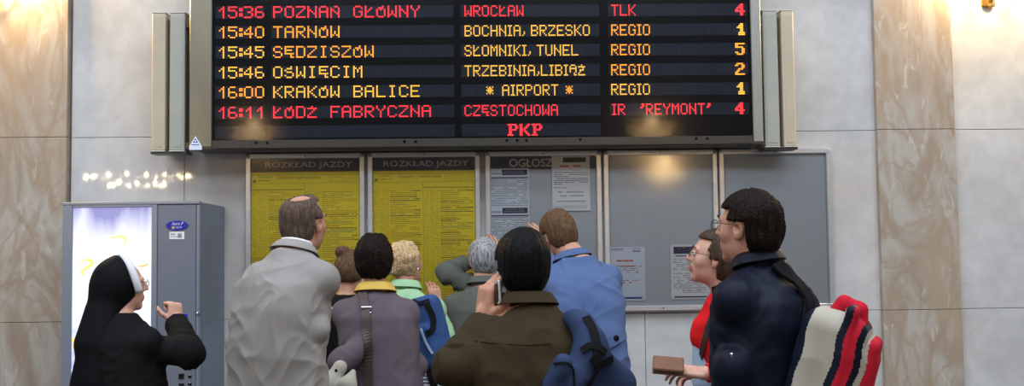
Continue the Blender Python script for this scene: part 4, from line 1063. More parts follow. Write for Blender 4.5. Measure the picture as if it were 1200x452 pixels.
def person(key, label, Y, head, crown_h=.117, sc=1., hyaw=0., hpitch=0., hroll=0., byaw=0., neck=None, pelvis=None, sw=.17, arms=(), fem=False,
           chest=(.175, .120), waist=(.155, .110), hip=(.175, .125), top=None, top_th=.016, sleeve_r=(.066, .056, .046), top_hem=.80, legs='trousers', leg_mat=None, skin='skin', h=.0058,
           hump=0., fold=(1., 1., 3.2), seed=1, sh_drop=.065, hands=(), collar_k=None, bust=0., topname='jacket', flare=0., neck_len=.03):
    hc = A(P(head[0], head[1], head[2] if len(head) > 2 else Y))
    Nk = A(P(*neck)); px = A(P(*pelvis)) if pelvis else Nk.copy()
    Rb = Rz(byaw); Rh = Rz(hyaw) @ Rx(hpitch) @ Ry(hroll)
    Hs = Nk[2]/1.46; zp = .93*Hs
    pel = np.array([px[0], px[1], zp]); org = np.array([pel[0], pel[1], 0.])
    sh = {s_: Nk+Rb @ np.array([s_*sw, .0, -sh_drop]) for s_ in (-1, 1)}
    lo = np.minimum(np.minimum(hc-.16, Nk-.34), pel-.30); hi = np.maximum(np.maximum(hc+.16, Nk+.34), pel+.30); lo[2] = -.01; hi[2] = hc[2]+.15
    AR = []
    for a in arms:      # (side, elbow, wrist)
        e, w_ = A(P(*a[1])), A(P(*a[2])); s0 = sh[a[0]] if len(a) < 4 else A(P(*a[3]))
        AR.append([s0, e, w_]); 
        for p in (e, w_): lo = np.minimum(lo, p-.22); hi = np.maximum(hi, p+.22)
    lo[2] = -.01
    def stations(th, hem, full=True):
        st = []
        for t, a, b in ((0, hip[0], hip[1]), (.32, waist[0], waist[1]), (.64, chest[0], chest[1]), (.80, chest[0]*.93, chest[1]*.96), (.90, chest[0]*.70, chest[1]*.78), (.97, .078, .078), (1.03, .058, .058)):
            z = zp+(Nk[2]-zp)*t; s_ = t*t*(3-2*t) if hump else t
            cxy = pel[:2]*(1-t)+Nk[:2]*t + (Rb @ np.array([0, -hump*math.sin(math.pi*min(t, 1)), 0]))[:2]
            st.append((z, cxy[0], cxy[1], a+th*(1 if t < .85 else .5), b+th*(1 if t < .85 else .5)))
        if hem < zp: st.insert(0, (hem, pel[0], pel[1], hip[0]+th+flare, hip[1]+th+flare*.7))
        return st
    # ---- body
    S = Sdf(lo, hi, h)
    S.loft(stations(-.006, zp), .0, yaw=byaw)
    nk = Nk+np.array([0, 0, -.02])
    for s_ in (-1, 1): S.cone(Nk+np.array([0, 0, -.04]), sh[s_], .055, .046, .04)
    for q in AR: S.chain(q, (.046, .036, .026), .02)
    knees = {}
    for s_ in (-1, 1):
        hp = pel+Rb @ np.array([s_*.085, 0, -.03]); kn = np.array([0, 0, 0.])+org+Rb @ np.array([s_*.10, .015, 0]); kn[2] = .50*Hs; an = org+Rb @ np.array([s_*.115, -.02, 0]); an[2] = .08
        knees[s_] = (hp, kn, an); S.chain([hp, kn, an], (.080, .052, .036), .03); S.ell(an+Rb @ np.array([0, .05, -.035]), (.038, .105, .032), .02, rot=Rb)
    head_shape(S, Rh, hc, sc, neck_to=nk, fem=fem)
    for hd in hands:
        i, fd, bk, side, curl, th_ = hd[:6]
        w_ = AR[i][2]; hand_shape(S, w_, fd, bk, side, curl, th_, sc*(hd[6] if len(hd) > 6 else (.92 if fem else 1.)))
    V, Fc = S.mesh(); V = relax(V, Fc, 1, .35)
    fcen = V[Fc].mean(1); L = (fcen-hc) @ Rh / sc; mi = np.zeros(len(Fc))
    mi[(np.abs(L[:, 0]) < .024) & (L[:, 1] > .078) & (L[:, 2] < -.045) & (L[:, 2] > -.073)] = 1
    root = npmesh('person', V, Fc, [M[skin], M['lip']], None, org, mi); tag(root, label, 'person')
    # ---- legs clothing
    lm = M[leg_mat or 'f_trouser']
    hs = max(top_hem-.02, .3)
    if legs == 'trousers':
        S = Sdf([pel[0]-.30, pel[1]-.30, .03], [pel[0]+.30, pel[1]+.30, zp+.08], .010)
        S.loft([(zp-.10, pel[0], pel[1], hip[0]+.004, hip[1]+.004), (zp+.05, pel[0], pel[1], waist[0]+.008, waist[1]+.006)], .0, yaw=byaw)
        for s_ in (-1, 1):
            hp, kn, an = knees[s_]; S.chain([hp, kn, an+np.array([0, 0, 0.])], (.092, .070, .062), .03)
        V, Fc = S.mesh(); V = relax(V, Fc, 2); V = folds(V, Fc, [], org, seed+9, .8, 0, 2.); npmesh('trousers', V, Fc, lm, root)
    elif legs == 'skirt':
        S = Sdf([pel[0]-.42, pel[1]-.42, .08], [pel[0]+.42, pel[1]+.42, zp+.08], .010)
        S.loft([(.12, pel[0], pel[1], .27, .25), (.5, pel[0], pel[1], .23, .20), (zp-.05, pel[0], pel[1], hip[0]+.014, hip[1]+.014), (zp+.05, pel[0], pel[1], waist[0]+.012, waist[1]+.012)], .0, yaw=byaw, n=2.1)
        V, Fc = S.mesh(); V = relax(V, Fc, 2); V = folds(V, Fc, [], org, seed+9, 1.6, 0, .8); npmesh('skirt', V, Fc, lm, root)
    for s_ in (-1, 1):
        an = knees[s_][2]; S = Sdf(an+np.array([-.2, -.2, -.09]), an+np.array([.2, .2, .09]), .006); S.frame(Rb, an)
        S.ell((0, .055, -.040), (.046, .125, .042), 0); S.cone((0, 0, 0), (0, 0, -.04), .046, .048, .03); S.rbox((0, .05, -.072), (.045, .125, .010), .006, .01); S.frame()
        S.v = np.maximum(S.v, (.001-S.ax[2])[None, None, :]).astype(np.float32)
        V, Fc = S.mesh(); npmesh('shoe', V, Fc, M['shoe'], root)
    # ---- top garment
    if top:
        S = Sdf(lo, hi, h+.0004)
        S.loft(stations(top_th, top_hem), .0, yaw=byaw)
        for s_ in (-1, 1): S.cone(Nk+np.array([0, 0, -.035]), sh[s_]+np.array([0, 0, -.004]), .048+top_th*.6, sleeve_r[0]*.93, .05)
        if bust:
            for s_ in (-1, 1):
                zc = zp+(Nk[2]-zp)*.70; S.ell(pel*.3+Nk*.7+Rb @ np.array([s_*.07, chest[1]*.75, 0])*1.-np.array([0, 0, 0.0]), (.045, .026, .045), .05)
        for q, a in zip(AR, arms):
            wd_ = q[2]-q[1]; wd_ = wd_/np.linalg.norm(wd_); cuff = q[2]-wd_*.012
            S.chain([q[0], q[1], cuff], [sleeve_r[0]*.92, sleeve_r[1]*.92, sleeve_r[2]*.95], .022)
            S.cone(cuff, cuff+wd_*.08, .031, .036, .004, sub=True)
            sr = sleeve_r[2]
            S.subv(cuff+wd_*.06-.08, cuff+wd_*.06+.08, (lambda o_, n_: (lambda x, y, z: -((x-o_[0])*n_[0]+(y-o_[1])*n_[1]+(z-o_[2])*n_[2])+np.maximum(np.sqrt((x-o_[0])**2+(y-o_[1])**2+(z-o_[2])**2)-.10, 0)))(cuff+wd_*.004, wd_), .0, world=True)
        # neck opening
        na = hc*.35+Nk*.65
        S.cone(Nk+np.array([0, 0, .0]), Nk+(hc-Nk)*.9, .060 if not fem else .055, .072, .01, sub=True)
        S.cut_below(top_hem)
        V, Fc = S.mesh(); V = relax(V, Fc, 2); V = folds(V, Fc, AR, org, seed, *fold)
        ob = npmesh(topname, V, Fc, M[top], root)
    else: V = Fc = ob = None
    info = dict(root=root, hc=hc, Rh=Rh, Rb=Rb, Nk=Nk, sh=sh, arms=AR, pel=pel, org=org, sc=sc, top=ob, V=V, F=Fc)
    if V is not None: info['bvh'] = BVHTree.FromPolygons([tuple(q) for q in V], [tuple(int(i) for i in f) for f in Fc])
    PEOPLE[key] = info
    return info
def onto(info, px, py, off=.004, trees=()):
    """the point of the garment seen at a pixel, and its normal"""
    o = Vector((0, 0, EYE)); d = ray(px, py).normalized(); best = None
    for t in (info['bvh'],)+tuple(trees):
        r = t.ray_cast(o, d)
        if r[0] is not None and (best is None or r[3] < best[3]): best = r
    if best is None: return None
    n = best[1]; n = n if n.dot(d) < 0 else -n
    return best[0]+n*off, n
def strap_on(info, pts, width, name, material, parent, off=.004, thick=.004, trees=()):
    """strap lying on the garment along a line of pixels"""
    hit = []
    for i in range(len(pts)-1):
        for k in range(7):
            t = k/7; q = onto(info, pts[i][0]*(1-t)+pts[i+1][0]*t, pts[i][1]*(1-t)+pts[i+1][1]*t, off, trees)
            if q: hit.append(q)
    q = onto(info, *pts[-1], off, trees)
    if q: hit.append(q)
    if len(hit) < 2: return None
    p = [h[0] for h in hit]; n = [h[1] for h in hit]
    for _ in range(6):
        p = [p[0]]+[(p[i-1]+p[i]*2+p[i+1])/4 for i in range(1, len(p)-1)]+[p[-1]]
        n = [n[0]]+[((n[i-1]+n[i]*2+n[i+1])/4).normalized() for i in range(1, len(n)-1)]+[n[-1]]
    half = []
    for i in range(len(p)):
        t = (p[min(i+1, len(p)-1)]-p[max(i-1, 0)]).normalized(); half.append(t.cross(n[i]).normalized()*width/2)
    q = MB(); q.ribbon(p, half, n, thick); return q.build(name, material, parent, smooth=False)
def lump(name, lo, hi, h, fn, material, parent=None, origin=None, disp=0., seed=3, scale=9., mi_fn=None, rel=2):
    S = Sdf(lo, hi, h); fn(S); V, Fc = S.mesh(); V = relax(V, Fc, rel)
    if disp: V = V+normals(V, Fc)*(disp*(1-np.abs(2*vnoise((V-V.mean(0))*scale, seed)-1)-.5))[:, None]
    mi = mi_fn(V[Fc].mean(1)) if mi_fn else None
    ob = npmesh(name, V, Fc, material, parent, origin, mi)
    ob_b = BVHTree.FromPolygons([tuple(q) for q in V], [tuple(int(i) for i in f) for f in Fc])
    return ob, ob_b
# ================================================================== the people, left to right
HT = lambda *a: A(a)
# ---- nun
n = person('nun', 'nun in black habit and veil with white coif, raising a fist before the drinks machine', 5.0, (144, 335, 5.0), hyaw=-58, hpitch=2, byaw=-28, sh_drop=.10,
    neck=(140, 372.958, 4.97), pelvis=(152, 380, 4.97), sw=.165, chest=(.17, .135), waist=(.165, .14), hip=(.19, .15), fem=True, skin='skin_pale',
    arms=[(1, (116, 452, 5.12), (138, 470, 5.30)), (1-2, (222, 414, 4.93), (206, 377, 5.12))],
    hands=[(0, (.6, .6, -.1), (0, -.2, 1), 1, (.3, .3, .3, .3), .4), (1, (-.10, .12, 1), (.75, -.65, .05), -1, (.98, 1.0, 1.0, 1.0), .9)],
    top='f_black', topname='habit', top_hem=.75, sleeve_r=(.066, .072, .056), legs='skirt', leg_mat='f_black', fold=(.8, .8, 2.5), seed=11)
c, R = n['hc'], n['Rh']
lo, hi = c-np.array([.36, .36, .78]), c+np.array([.3, .3, .22])
def veil(S):
    S.frame(R, c); S.ell((0, -.018, .032), (.099, .115, .108), 0); S.ell((0, -.045, -.02), (.092, .085, .100), .04)
    S.frame(n['Rb'], c)
    S.cone((-.035, -.07, -.02), (-.055, -.13, -.25), .058, .066, .04)
    S.frame()
    b = n['Nk']; rb = n['Rb']; q = [b+rb @ np.array(v) for v in ((0, -.10, .05), (-.05, -.13, -.16), (-.08, -.14, -.40))]
    zz = [(c[2]-.70, c[0]-.105, q[2][1], .105, .055), (c[2]-.42, c[0]-.09, q[1][1], .095, .06), (c[2]-.24, c[0]-.075, b[1]-.08, .078, .055), (c[2]-.08, c[0]-.055, c[1]-.05, .062, .06)]
    S.loft(zz, .04, yaw=-10)
    S.frame(R, c)
    S.subv(c-.3, c+.3, lambda x, y, z: np.maximum(.034-.30*z-y, np.abs(z)-.2)+0*x, .01)
    S.frame()
vo, _ = lump('veil', lo, hi, .0055, veil, M['f_veil'], n['root'], disp=.012, scale=np.array([11, 11, 2.5]), seed=5)
q = MB()
def hp(p_, x, y, z): return Vector(p_['hc']+p_['Rh'] @ np.array([x, y, z]))
pts = []; 
for i in range(33):
    a = R_(-118+236*i/32); xx, zz = .0975*math.sin(a), .026+.116*math.cos(a); pts.append(hp(n, xx, .042-.30*zz, zz))
q.tube(pts, [.012]*33, 8, flat=(Vector(R @ np.array([0, 1, 0])), 1.5)); 
cf = q.build('coif', M['f_white'], n['root'], smooth=True); cf['label'] = 'white coif band under the veil'
spectacles(R, c, 1, n['root'])

# ---- man in the pale jacket
n = person('pale', 'balding man in pale beige-grey jacket and white shirt collar, looking up past the first timetable', 4.5, (357, 262, 4.5), sc=1.03, hyaw=-28, hpitch=8, hroll=2, byaw=-32,
    neck=(340, 298, 4.40), pelvis=(327, 400, 4.36), sw=.172, chest=(.185, .150), waist=(.185, .145), hip=(.19, .14),
    arms=[(1, (283, 400, 4.55), (305, 455, 4.75)), (-1, (367, 386, 4.28), (348, 438, 4.50))],
    hands=[(0, (.2, .6, -.8), (-1, 0, 0), 1, (.3,)*4, .3), (1, (-.6, .6, -.4), (.8, 0, .3), -1, (.3,)*4, .3)],
    top='f_beige', top_hem=.74, sleeve_r=(.070, .062, .055), hump=.045, seed=21, fold=(1.15, 1.0, 1.5), sh_drop=0.1)
hair_mesh('bald', n['Rh'], n['hc'], 1.03, M['h_fair'], n['root'], 2, thick=1.3)
col = collar(n['hc']*.28+n['Nk']*.72-np.array([0, 0, .036]), Rz(-34) @ Rx(-16), .062, .07, .044, .036, M['f_beige'], n['root'])
sc_ = collar(n['hc']*.30+n['Nk']*.70-np.array([0, 0, .036]), Rz(-34) @ Rx(-16), .059, .065, .048, .003, M['f_white'], n['root'], name='shirt_collar', drop=.012); sc_['label'] = 'white shirt collar'

# ---- woman with the bun
n = person('bun', 'brown-haired woman with a bun, in black top with white piping, half hidden', 6.2, (411, 317, 6.2), hyaw=-12, byaw=-5, fem=True, sc=.97,
    neck=(405, 350.215, 6.17), pelvis=(405, 400, 6.17), sw=.165, hands=[], arms=[(1, (377, 410, 6.1), (392, 430, 6.35)), (-1, (434, 410, 6.15), (420, 430, 6.35))],
    top='f_black', top_hem=.85, sleeve_r=(.060, .052, .042), seed=31, sh_drop=0.08, legs='trousers', h=.0065)
def bunx(S, v): S.ell(v(-.030, -.060, .112), [.042, .036, .036], .012); S.ell(v(-.055, -.05, .125), [.018, .02, .018], .01)
hair_mesh('bun', n['Rh'], n['hc'], .97, M['h_brown'], n['root'], 4, extra=bunx, strand=.004)
s = strap_on(n, [(385, 361), (394, 362), (401, 367), (405, 375), (407, 390)], .012, 'white_piping', M['f_white'], n['root'])

# ---- blonde woman
n = person('blonde', 'blonde woman in mint green jacket with blue backpack, facing the yellow timetable', 5.75, (476, 308, 5.75), hyaw=-38, hpitch=6, byaw=-22, fem=True, sc=.97,
    neck=(474, 344.118, 5.70), pelvis=(480, 400, 5.66), sw=.165, chest=(.165, .12),
    arms=[(1, (456, 405, 5.88), (466, 420, 6.08)), (-1, (519, 396, 5.66), (511, 357, 5.82))],
    hands=[(1, (-.15, .15, 1), (.2, -.9, .2), -1, (.35, .4, .4, .45), .4)],
    top='f_green', top_hem=.80, sleeve_r=(.066, .062, .048), seed=41, fold=(1.2, 1.5, 3.), sh_drop=0.085, leg_mat='f_jean')
def messy(S, v):
    S.ell(v(.0, -.105, .035), [.034, .038, .05], .02); S.ell(v(.0, -.118, -.02), [.025, .022, .05], .02); S.ell(v(-.02, -.085, .085), [.02, .03, .022], .015)
hair_mesh('pony', n['Rh'], n['hc'], .97, M['h_blonde'], n['root'], 8, extra=messy, strand=.007)
collar(n['hc']*.30+n['Nk']*.70-np.array([0, 0, .035]), Rz(-22) @ Rx(-8), .062, .065, .05, .022, M['f_green'], n['root'])
p = MB(); p.lathe([(.004, -.005), (.006, .0), (.004, .005)], hp(n, .083, -.005, -.032), 8); p.build('earring', M['chrome'], n['root'])
blonde = n
def bagfn(ce, Rm, prims):
    def fn(S):
        S.frame(Rm, ce)
        for k_ in prims: k_(S)
        S.frame()
    return fn
ce = A(P(495, 395, 5.54)); Rm = Rz(-26) @ Ry(-16)
bp = thing('backpack', ce, 'blue backpack with black straps on the back of the mint green jacket', 'backpack')
ob, bv = lump('pack_body', ce-.33, ce+.33, .006, bagfn(ce, Rm, [lambda S: S.rbox((0, 0, 0), (.135, .075, .20), .05), lambda S: S.rbox((.0, -.065, -.06), (.11, .04, .11), .03, .02)]), M['f_packblue'], bp, disp=.008, seed=7)
binfo = dict(bvh=bv)
strap_on(binfo, [(484, 352), (492, 356), (503, 352)], .02, 'carry_strap', M['f_navy'], bp, trees=(n['bvh'],))
strap_on(binfo, [(498, 352), (508, 372), (507, 387), (500, 391)], .030, 'black_strap', M['f_black'], bp, trees=(n['bvh'],))
strap_on(binfo, [(494, 385), (499, 400), (507, 414)], .012, 'white_piping', M['f_ltblue'], bp)
# pale striped bag below
ce = A(P(513, 452, 5.50)); tb = thing('shoulder_bag', ce-np.array([0, 0, .16]), 'pale silvery blue ribbed bag below the blue backpack', 'bag')
ob, bv = lump('bag_body', ce-.30, ce+.30, .006, bagfn(ce, Rz(-10), [lambda S: S.rbox((0, 0, -.02), (.19, .075, .13), .05)]), mat('ribbed silver cloth', (.34, .40, .50), .4, noise=((2, 2, 2), (.28, .34, .46))), tb, disp=.006)
q = MB()
for k in range(11):
    zz = .085-k*.018
    pp = [ce+Rz(-10) @ np.array([x, -.079+.10*max(0, abs(x)-.15)*4*.3, zz]) for x in np.linspace(-.165, .165, 9)]
    q.tube(pp, .0035, 5)
q.build('rib', M['f_white'], tb)
strap_on(dict(bvh=bv), [(502, 432), (507, 444), (512, 458)], .035, 'black_strap', M['f_black'], tb, off=.01, trees=())

# ---- woman in mauve
n = person('mauve', 'woman with short black hair in mauve-grey top with yellow collar, brown strap over shoulder', 5.2, (438, 305, 5.2), hyaw=6, hpitch=-2, byaw=-4, fem=True, sc=1.0,
    neck=(440, 345.23, 5.17), pelvis=(450, 400, 5.12), sw=.145, chest=(.172, .125), waist=(.165, .125), hip=(.18, .14),
    arms=[(1, (400, 424, 4.98), (412, 446, 5.2)), (-1, (486, 428, 5.18), (470, 446, 5.32))],
    hands=[(0, (.1, .9, -.3), (-.3, 0, 1), 1, (.5,)*4, .5), (1, (-.5, .8, 0), (0, 0, 1), -1, (.4,)*4, .4)],
    top='f_mauve', top_hem=.76, sleeve_r=(.066, .060, .050), seed=51, fold=(.55, .9, 3.), sh_drop=0.085)
hair_mesh('full', n['Rh'], n['hc'], 1.0, M['h_dark'], n['root'], 12, thick=2.2, strand=.006)
yc = collar(n['hc']*.20+n['Nk']*.80-np.array([0, 0, .02]), Rz(0) @ Rx(-8), .066, .07, .040, .030, M['f_yellow'], n['root'], drop=.034); yc['label'] = 'yellow knitted collar'
mauve = n
sb = thing('shoulder_strap_bag', n['pel']+np.array([.02, -.22, -.15]), 'dark brown leather bag strap with silver buckle down the mauve back', 'bag')
strap_on(n, [(425, 341), (427, 348), (429, 365), (430, 385), (431, 410), (432, 440), (432.5, 470)], .040, 'strap', M['leather_dark'], sb, off=.006, thick=.006)
b = onto(n, 430, 364, .010)
if b:
    q = MB(); c_ = b[0]; q.tube([c_+Vector((dx*.023, -.002, dz*.013)) for dx, dz in ((-1, -1), (1, -1), (1, 1), (-1, 1), (-1, -1))], .0028, 6); q.box(c_.x-.003, c_.x+.003, c_.y-.003, c_.y+.002, c_.z-.015, c_.z+.013)
    q.build('buckle', M['chrome'], sb)
ce = A(P(434, 500, 4.86)); ob, _ = lump('bag_body', ce-.25, ce+.25, .007, bagfn(ce, I3, [lambda S: S.rbox((0, .0, -.02), (.14, .05, .12), .035)]), M['leather_dark'], sb, disp=.006)
# cream coat carried over her left arm
ce = A(P(393, 455, 4.95)); ct = thing('coat', ce-np.array([0, 0, .3]), 'cream coat with dark button draped over the left arm of the mauve woman', 'coat')
def coat(S):
    w_ = lambda x, y, Y: A(P(x, y, Y))
    S.chain([w_(411, 417, 5.02), w_(398, 430, 4.92), w_(386, 450, 4.90), w_(380, 500, 4.92)], (.010, .020, .036, .06), .05)
    S.chain([w_(414, 436, 4.90), w_(408, 452, 4.86), w_(404, 500, 4.86)], (.014, .035, .06), .03)
    S.chain([w_(390, 428, 5.0), w_(377, 450, 5.0), w_(372, 500, 5.0)], (.02, .03, .05), .02)
ob, bv = lump('coat_cloth', ce-.42, ce+.3, .006, coat, M['f_cream'], ct, disp=.012, scale=np.array([18, 18, 4]), seed=9)
b = onto(dict(bvh=bv), 394, 434, .002)
if b: q = MB(); q.ball(b[0], .007, 10, sc=(1, .5, 1)); q.build('button', M['black'], ct, smooth=True)

# ---- grey-haired man
n = person('greyhair', 'grey-haired man in olive grey jacket shading his eyes with raised elbow at glass', 6.15, (567, 304, 6.15), hyaw=4, hpitch=6, byaw=-4,
    neck=(566, 340.243, 6.08), pelvis=(566, 400, 5.95), sw=.165, arms=[(1, (522, 320, 6.25), (547, 307, 6.40)), (-1, (608, 345, 6.25), (588, 305, 6.50))], sc=1.0,
    hands=[(0, (.75, .5, .05), (-.5, -.2, .9), 1, (.2,)*4, .2), (1, (-.30, .1, .95), (.3, -.9, .2), -1, (.15, .2, .25, .3), .2)],
    top='f_olive', top_hem=.80, sleeve_r=(.070, .062, .050), seed=61, fold=(1., 1.9, 3.), sh_drop=0.085)
hair_mesh('short', n['Rh'], n['hc'], 1.0, M['h_grey'], n['root'], 15, thick=1.6, strand=.003)
collar(n['hc']*.30+n['Nk']*.70-np.array([0, 0, .03]), Rx(-8), .066, .07, .05, .022, M['f_olive'], n['root'])

# ---- man in the blue coat
n = person('blue', 'man in blue belted coat leaning to peer through the glass of the announcements case', 5.6, (655, 275, 5.62), sc=1.04, hyaw=18, hpitch=-14, hroll=-14, byaw=14,
    neck=(679, 305.636, 5.5), pelvis=(690, 400, 5.30), sw=.150, chest=(.178, .140), waist=(.165, .13), hip=(.185, .14),
    arms=[(1, (640, 335, 5.85), (646, 288, 6.28)), (-1, (709, 392, 5.42), (692, 385, 5.72))],
    hands=[(0, (-.70, .30, .72), (.35, -.75, .5), 1, (.08, .08, .12, .15), .1), (1, (-.3, .9, .3), (.8, 0, .5), -1, (.3,)*4, .3)],
    top='f_blue', topname='coat', top_hem=.55, flare=.05, sleeve_r=(.080, .068, .054), seed=71, fold=(1.3, 1.1, 2.2), sh_drop=0.1, hump=.03)
hair_mesh('short', n['Rh'], n['hc'], 1.04, M['h_brown'], n['root'], 18, thick=2.2, strand=.0035)
collar(n['hc']*.30+n['Nk']*.70-np.array([0, 0, .045]), Rz(14) @ Rx(-12) @ Ry(-8), .064, .07, .052, .034, M['f_blue'], n['root'])
s = strap_on(n, [(700, 407), (710, 403), (722, 397), (735, 387)], .050, 'half_belt', M['f_blue'], n['root'], off=.006, thick=.006)
b = onto(n, 720, 397, .016)
if b: q = MB(); q.ball(b[0], .015, 12, sc=(1, .5, 1)); q.build('button', M['black'], n['root'], smooth=True)
blue = n
strap_on(n, [(674, 322), (682, 350), (688, 385), (690, 420)], .005, 'back_seam', M['f_blue'], n['root'], off=.0015, thick=.0015)

# ---- man with the phone
n = person('phone', 'black-haired man in dark olive brown jacket holding a mobile phone to his left ear', 3.55, (613, 313, 3.55), sc=1.0, hyaw=4, hpitch=2, byaw=6,
    neck=(617, 362, 3.5), pelvis=(628, 440, 3.44), sw=.150, chest=(.180, .130), waist=(.17, .125),
    arms=[(1, (533, 430, 3.42), (567, 373, 3.52)), (-1, (664, 455, 3.36), (660, 500, 3.60))],
    hands=[(0, (.13, -.05, 1), (-.85, -.5, .1), 1, (.42, .45, .5, .55), .55, 1.08), (1, (0, .5, -.8), (1, 0, 0), -1, (.3,)*4, .3)],
    top='f_brown', top_hem=.80, sleeve_r=(.066, .066, .050), seed=81, fold=(.9, 1.3, 3.), sh_drop=0.09)
hair_mesh('short', n['Rh'], n['hc'], 1.0, M['h_black'], n['root'], 22, thick=2.7, strand=.0022)
collar(n['hc']*.34+n['Nk']*.66-np.array([0, 0, .035]), Rz(4) @ Rx(-6), .074, .075, .036, .030, M['f_brown'], n['root'], drop=.030)
phone = n
ys = strap_on(n, [(556, 399), (585, 402), (615, 404), (645, 402)], .0045, 'yoke_seam', M['f_brown'], n['root'], off=.0015, thick=.0015)
pc = A(P(583.5, 343, 3.475)); Rp = Rz(-70) @ Ry(-6)
ph = thing('mobile_phone', pc, 'silver and black mobile phone held at the ear of the brown jacket man', 'mobile phone')
def pb(hx, hy, hz, off, name, m_, bev):
    q = MB(); q.box(-hx+off[0], hx+off[0], -hy+off[1], hy+off[1], -hz+off[2], hz+off[2], bev=bev)
    q.v = [tuple(Rp @ np.array(v)+pc) for v in q.v]; return q.build(name, m_, ph)
pb(.020, .006, .040, (0, 0, 0), 'case', mat('silver phone', (.5, .52, .56), .25, metal=.7), .004); pb(.017, .003, .036, (0, .006, 0), 'front', M['blackgloss'], .002)
pb(.017, .003, .030, (0, -.006, .0), 'back_cover', M['blackgloss'], .002)

# blue pack slung on his right shoulder
ce = A(P(690, 432, 3.42)); Rm = Rz(24) @ Ry(12)
bp = thing('backpack', ce, 'dull blue backpack with black straps slung on right shoulder of the brown jacket man', 'backpack')
def slung(S):
    w_ = lambda x, y, Y: A(P(x, y, Y))
    S.chain([w_(668, 372, 3.46), w_(682, 378, 3.40), w_(692, 400, 3.36), w_(692, 430, 3.38)], (.022, .034, .040, .05), .03)
    S.chain([w_(660, 425, 3.26), w_(650, 450, 3.28)], (.022, .03), .02)
    S.frame(Rm, ce+np.array([.0, .0, -.13])); S.rbox((0, 0, 0), (.125, .085, .15), .05, .03); S.frame()
    S.chain([w_(650, 470, 3.30), w_(690, 415, 3.34), w_(720, 440, 3.42)], (.05, .045, .045), .03)
ob, bv = lump('pack_body', ce-np.array([.3, .3, .42]), ce+np.array([.3, .3, .26]), .0055, slung, M['f_denim'], bp, disp=.016, scale=np.array([12, 12, 7]), seed=12)
bi = dict(bvh=bv)
strap_on(bi, [(686, 372), (694, 384), (699, 402), (700, 418), (693, 425)], .026, 'black_strap', M['f_black'], bp, off=.004, trees=())
strap_on(bi, [(682, 412), (690, 405), (700, 406), (708, 413)], .020, 'black_strap', M['f_black'], bp, off=.006)
strap_on(bi, [(696, 432), (706, 424), (716, 420)], .022, 'side_strap', M['f_black'], bp, off=.004)
strap_on(bi, [(688, 452), (694, 441), (700, 432)], .012, 'side_strap', M['f_black'], bp, off=.004)
strap_on(bi, [(650, 426), (664, 424), (672, 432), (673, 460)], .006, 'edge_piping', M['f_black'], bp, off=.002)
ob, b2 = lump('inner_flap', A(P(703, 400, 3.45))-.13, A(P(703, 400, 3.45))+.13, .005, lambda S: S.chain([A(P(697, 384, 3.44)), A(P(704, 400, 3.45)), A(P(712, 420, 3.46))], (.012, .018, .016), .01), M['f_brown'], bp)

# ---- woman in red
n = person('red', 'woman in red cardigan with spectacles and tied brown hair, in profile, holding a wallet', 4.5, (836, 302, 4.52), sc=.98, hyaw=80, hpitch=10, hroll=-4, byaw=72, fem=True, skin='skin_pale',
    neck=(853, 348.257, 4.52), pelvis=(856, 420, 4.56), sw=.150, chest=(.160, .125), waist=(.14, .11), hip=(.17, .13), h=.005,
    arms=[(1, (872, 436, 4.36), (826, 437, 4.34)), (-1, (868, 440, 4.72), (830, 440, 4.60))],
    hands=[(0, (-1, .05, .12), (.1, -.45, .9), 1, (.25, .3, .35, .4), .7), (1, (-1, .1, 0), (0, .3, 1), -1, (.4,)*4, .4)],
    top='f_red', topname='cardigan', top_hem=.80, sleeve_r=(.056, .052, .042), seed=91, fold=(.8, 1.1, 3.), sh_drop=0.08, bust=1)
def tied(S, v):
    S.ell(v(0, -.098, -.075), [.032, .030, .045], .02)
hair_mesh('long', n['Rh'], n['hc'], .98, mat('ash brown hair', (.035, .022, .015), .5, spec=.08, noise=((85, 85, 14), (.075, .05, .034), 3), bump=((240, 240, 30), .5, .002)), n['root'], 26, extra=tied, strand=.002, thick=1.3)
spectacles(n['Rh'], n['hc'], .98, n['root'])
for s_ in (-1, 1):
    q = MB(); q.ball(hp(n, s_*.031, .080, .010), .0115, 12); q.ball(hp(n, s_*.031, .088, .011), .0052, 8, mi=1); q.build('eye', [M['eye'], M['iris']], n['root'], smooth=True)
    q = MB(); q.tube([hp(n, s_*.016, .094, .033), hp(n, s_*.032, .090, .038), hp(n, s_*.048, .078, .032)], [.0025, .003, .0018], 6); q.build('eyebrow', M['h_brown'], n['root'])
q = MB(); e_ = hp(n, .082, -.004, -.038); q.lathe([(.003, -.018), (.007, -.010), (.006, .004), (.002, .012)], e_, 10); q.build('earring', M['chrome'], n['root'], smooth=True)
ck = collar(n['hc']*.16+n['Nk']*.84+np.array([-.01, 0, -.004]), Rz(72) @ Rx(-12), .060, .065, .030, .006, M['f_black'], n['root'], name='neckband', drop=.012, open_front=.9); ck['label'] = 'black neckband'
ob, _ = lump('shirt', n['Nk']-np.array([.25, .2, .45]), n['Nk']+np.array([.15, .2, .1]), .005, lambda S: S.loft([(n['Nk'][2]-.38, n['pel'][0]-.055, n['pel'][1]-.02, .13, .112), (n['Nk'][2]-.16, n['Nk'][0]-.045, n['Nk'][1]-.02, .09, .112), (n['Nk'][2]-.07, n['Nk'][0]-.025, n['Nk'][1]-.01, .06, .06)], 0, yaw=72), M['f_ltblue'], n['root'])
red = n
sbg = thing('handbag', n['pel']+np.array([-.1, -.1, -.05]), 'brown strap handbag worn across the red cardigan', 'bag')
strap_on(n, [(838, 362), (834, 372), (828, 392), (823, 415), (819, 440), (817, 465)], .026, 'strap', M['leather_dark'], sbg, off=.004)
ce = A(P(838, 520, 4.35)); lump('bag_body', ce-.2, ce+.2, .007, bagfn(ce, Rz(10), [lambda S: S.rbox((0, 0, -.02), (.12, .04, .09), .03)]), M['leather_dark'], sbg, disp=.004)
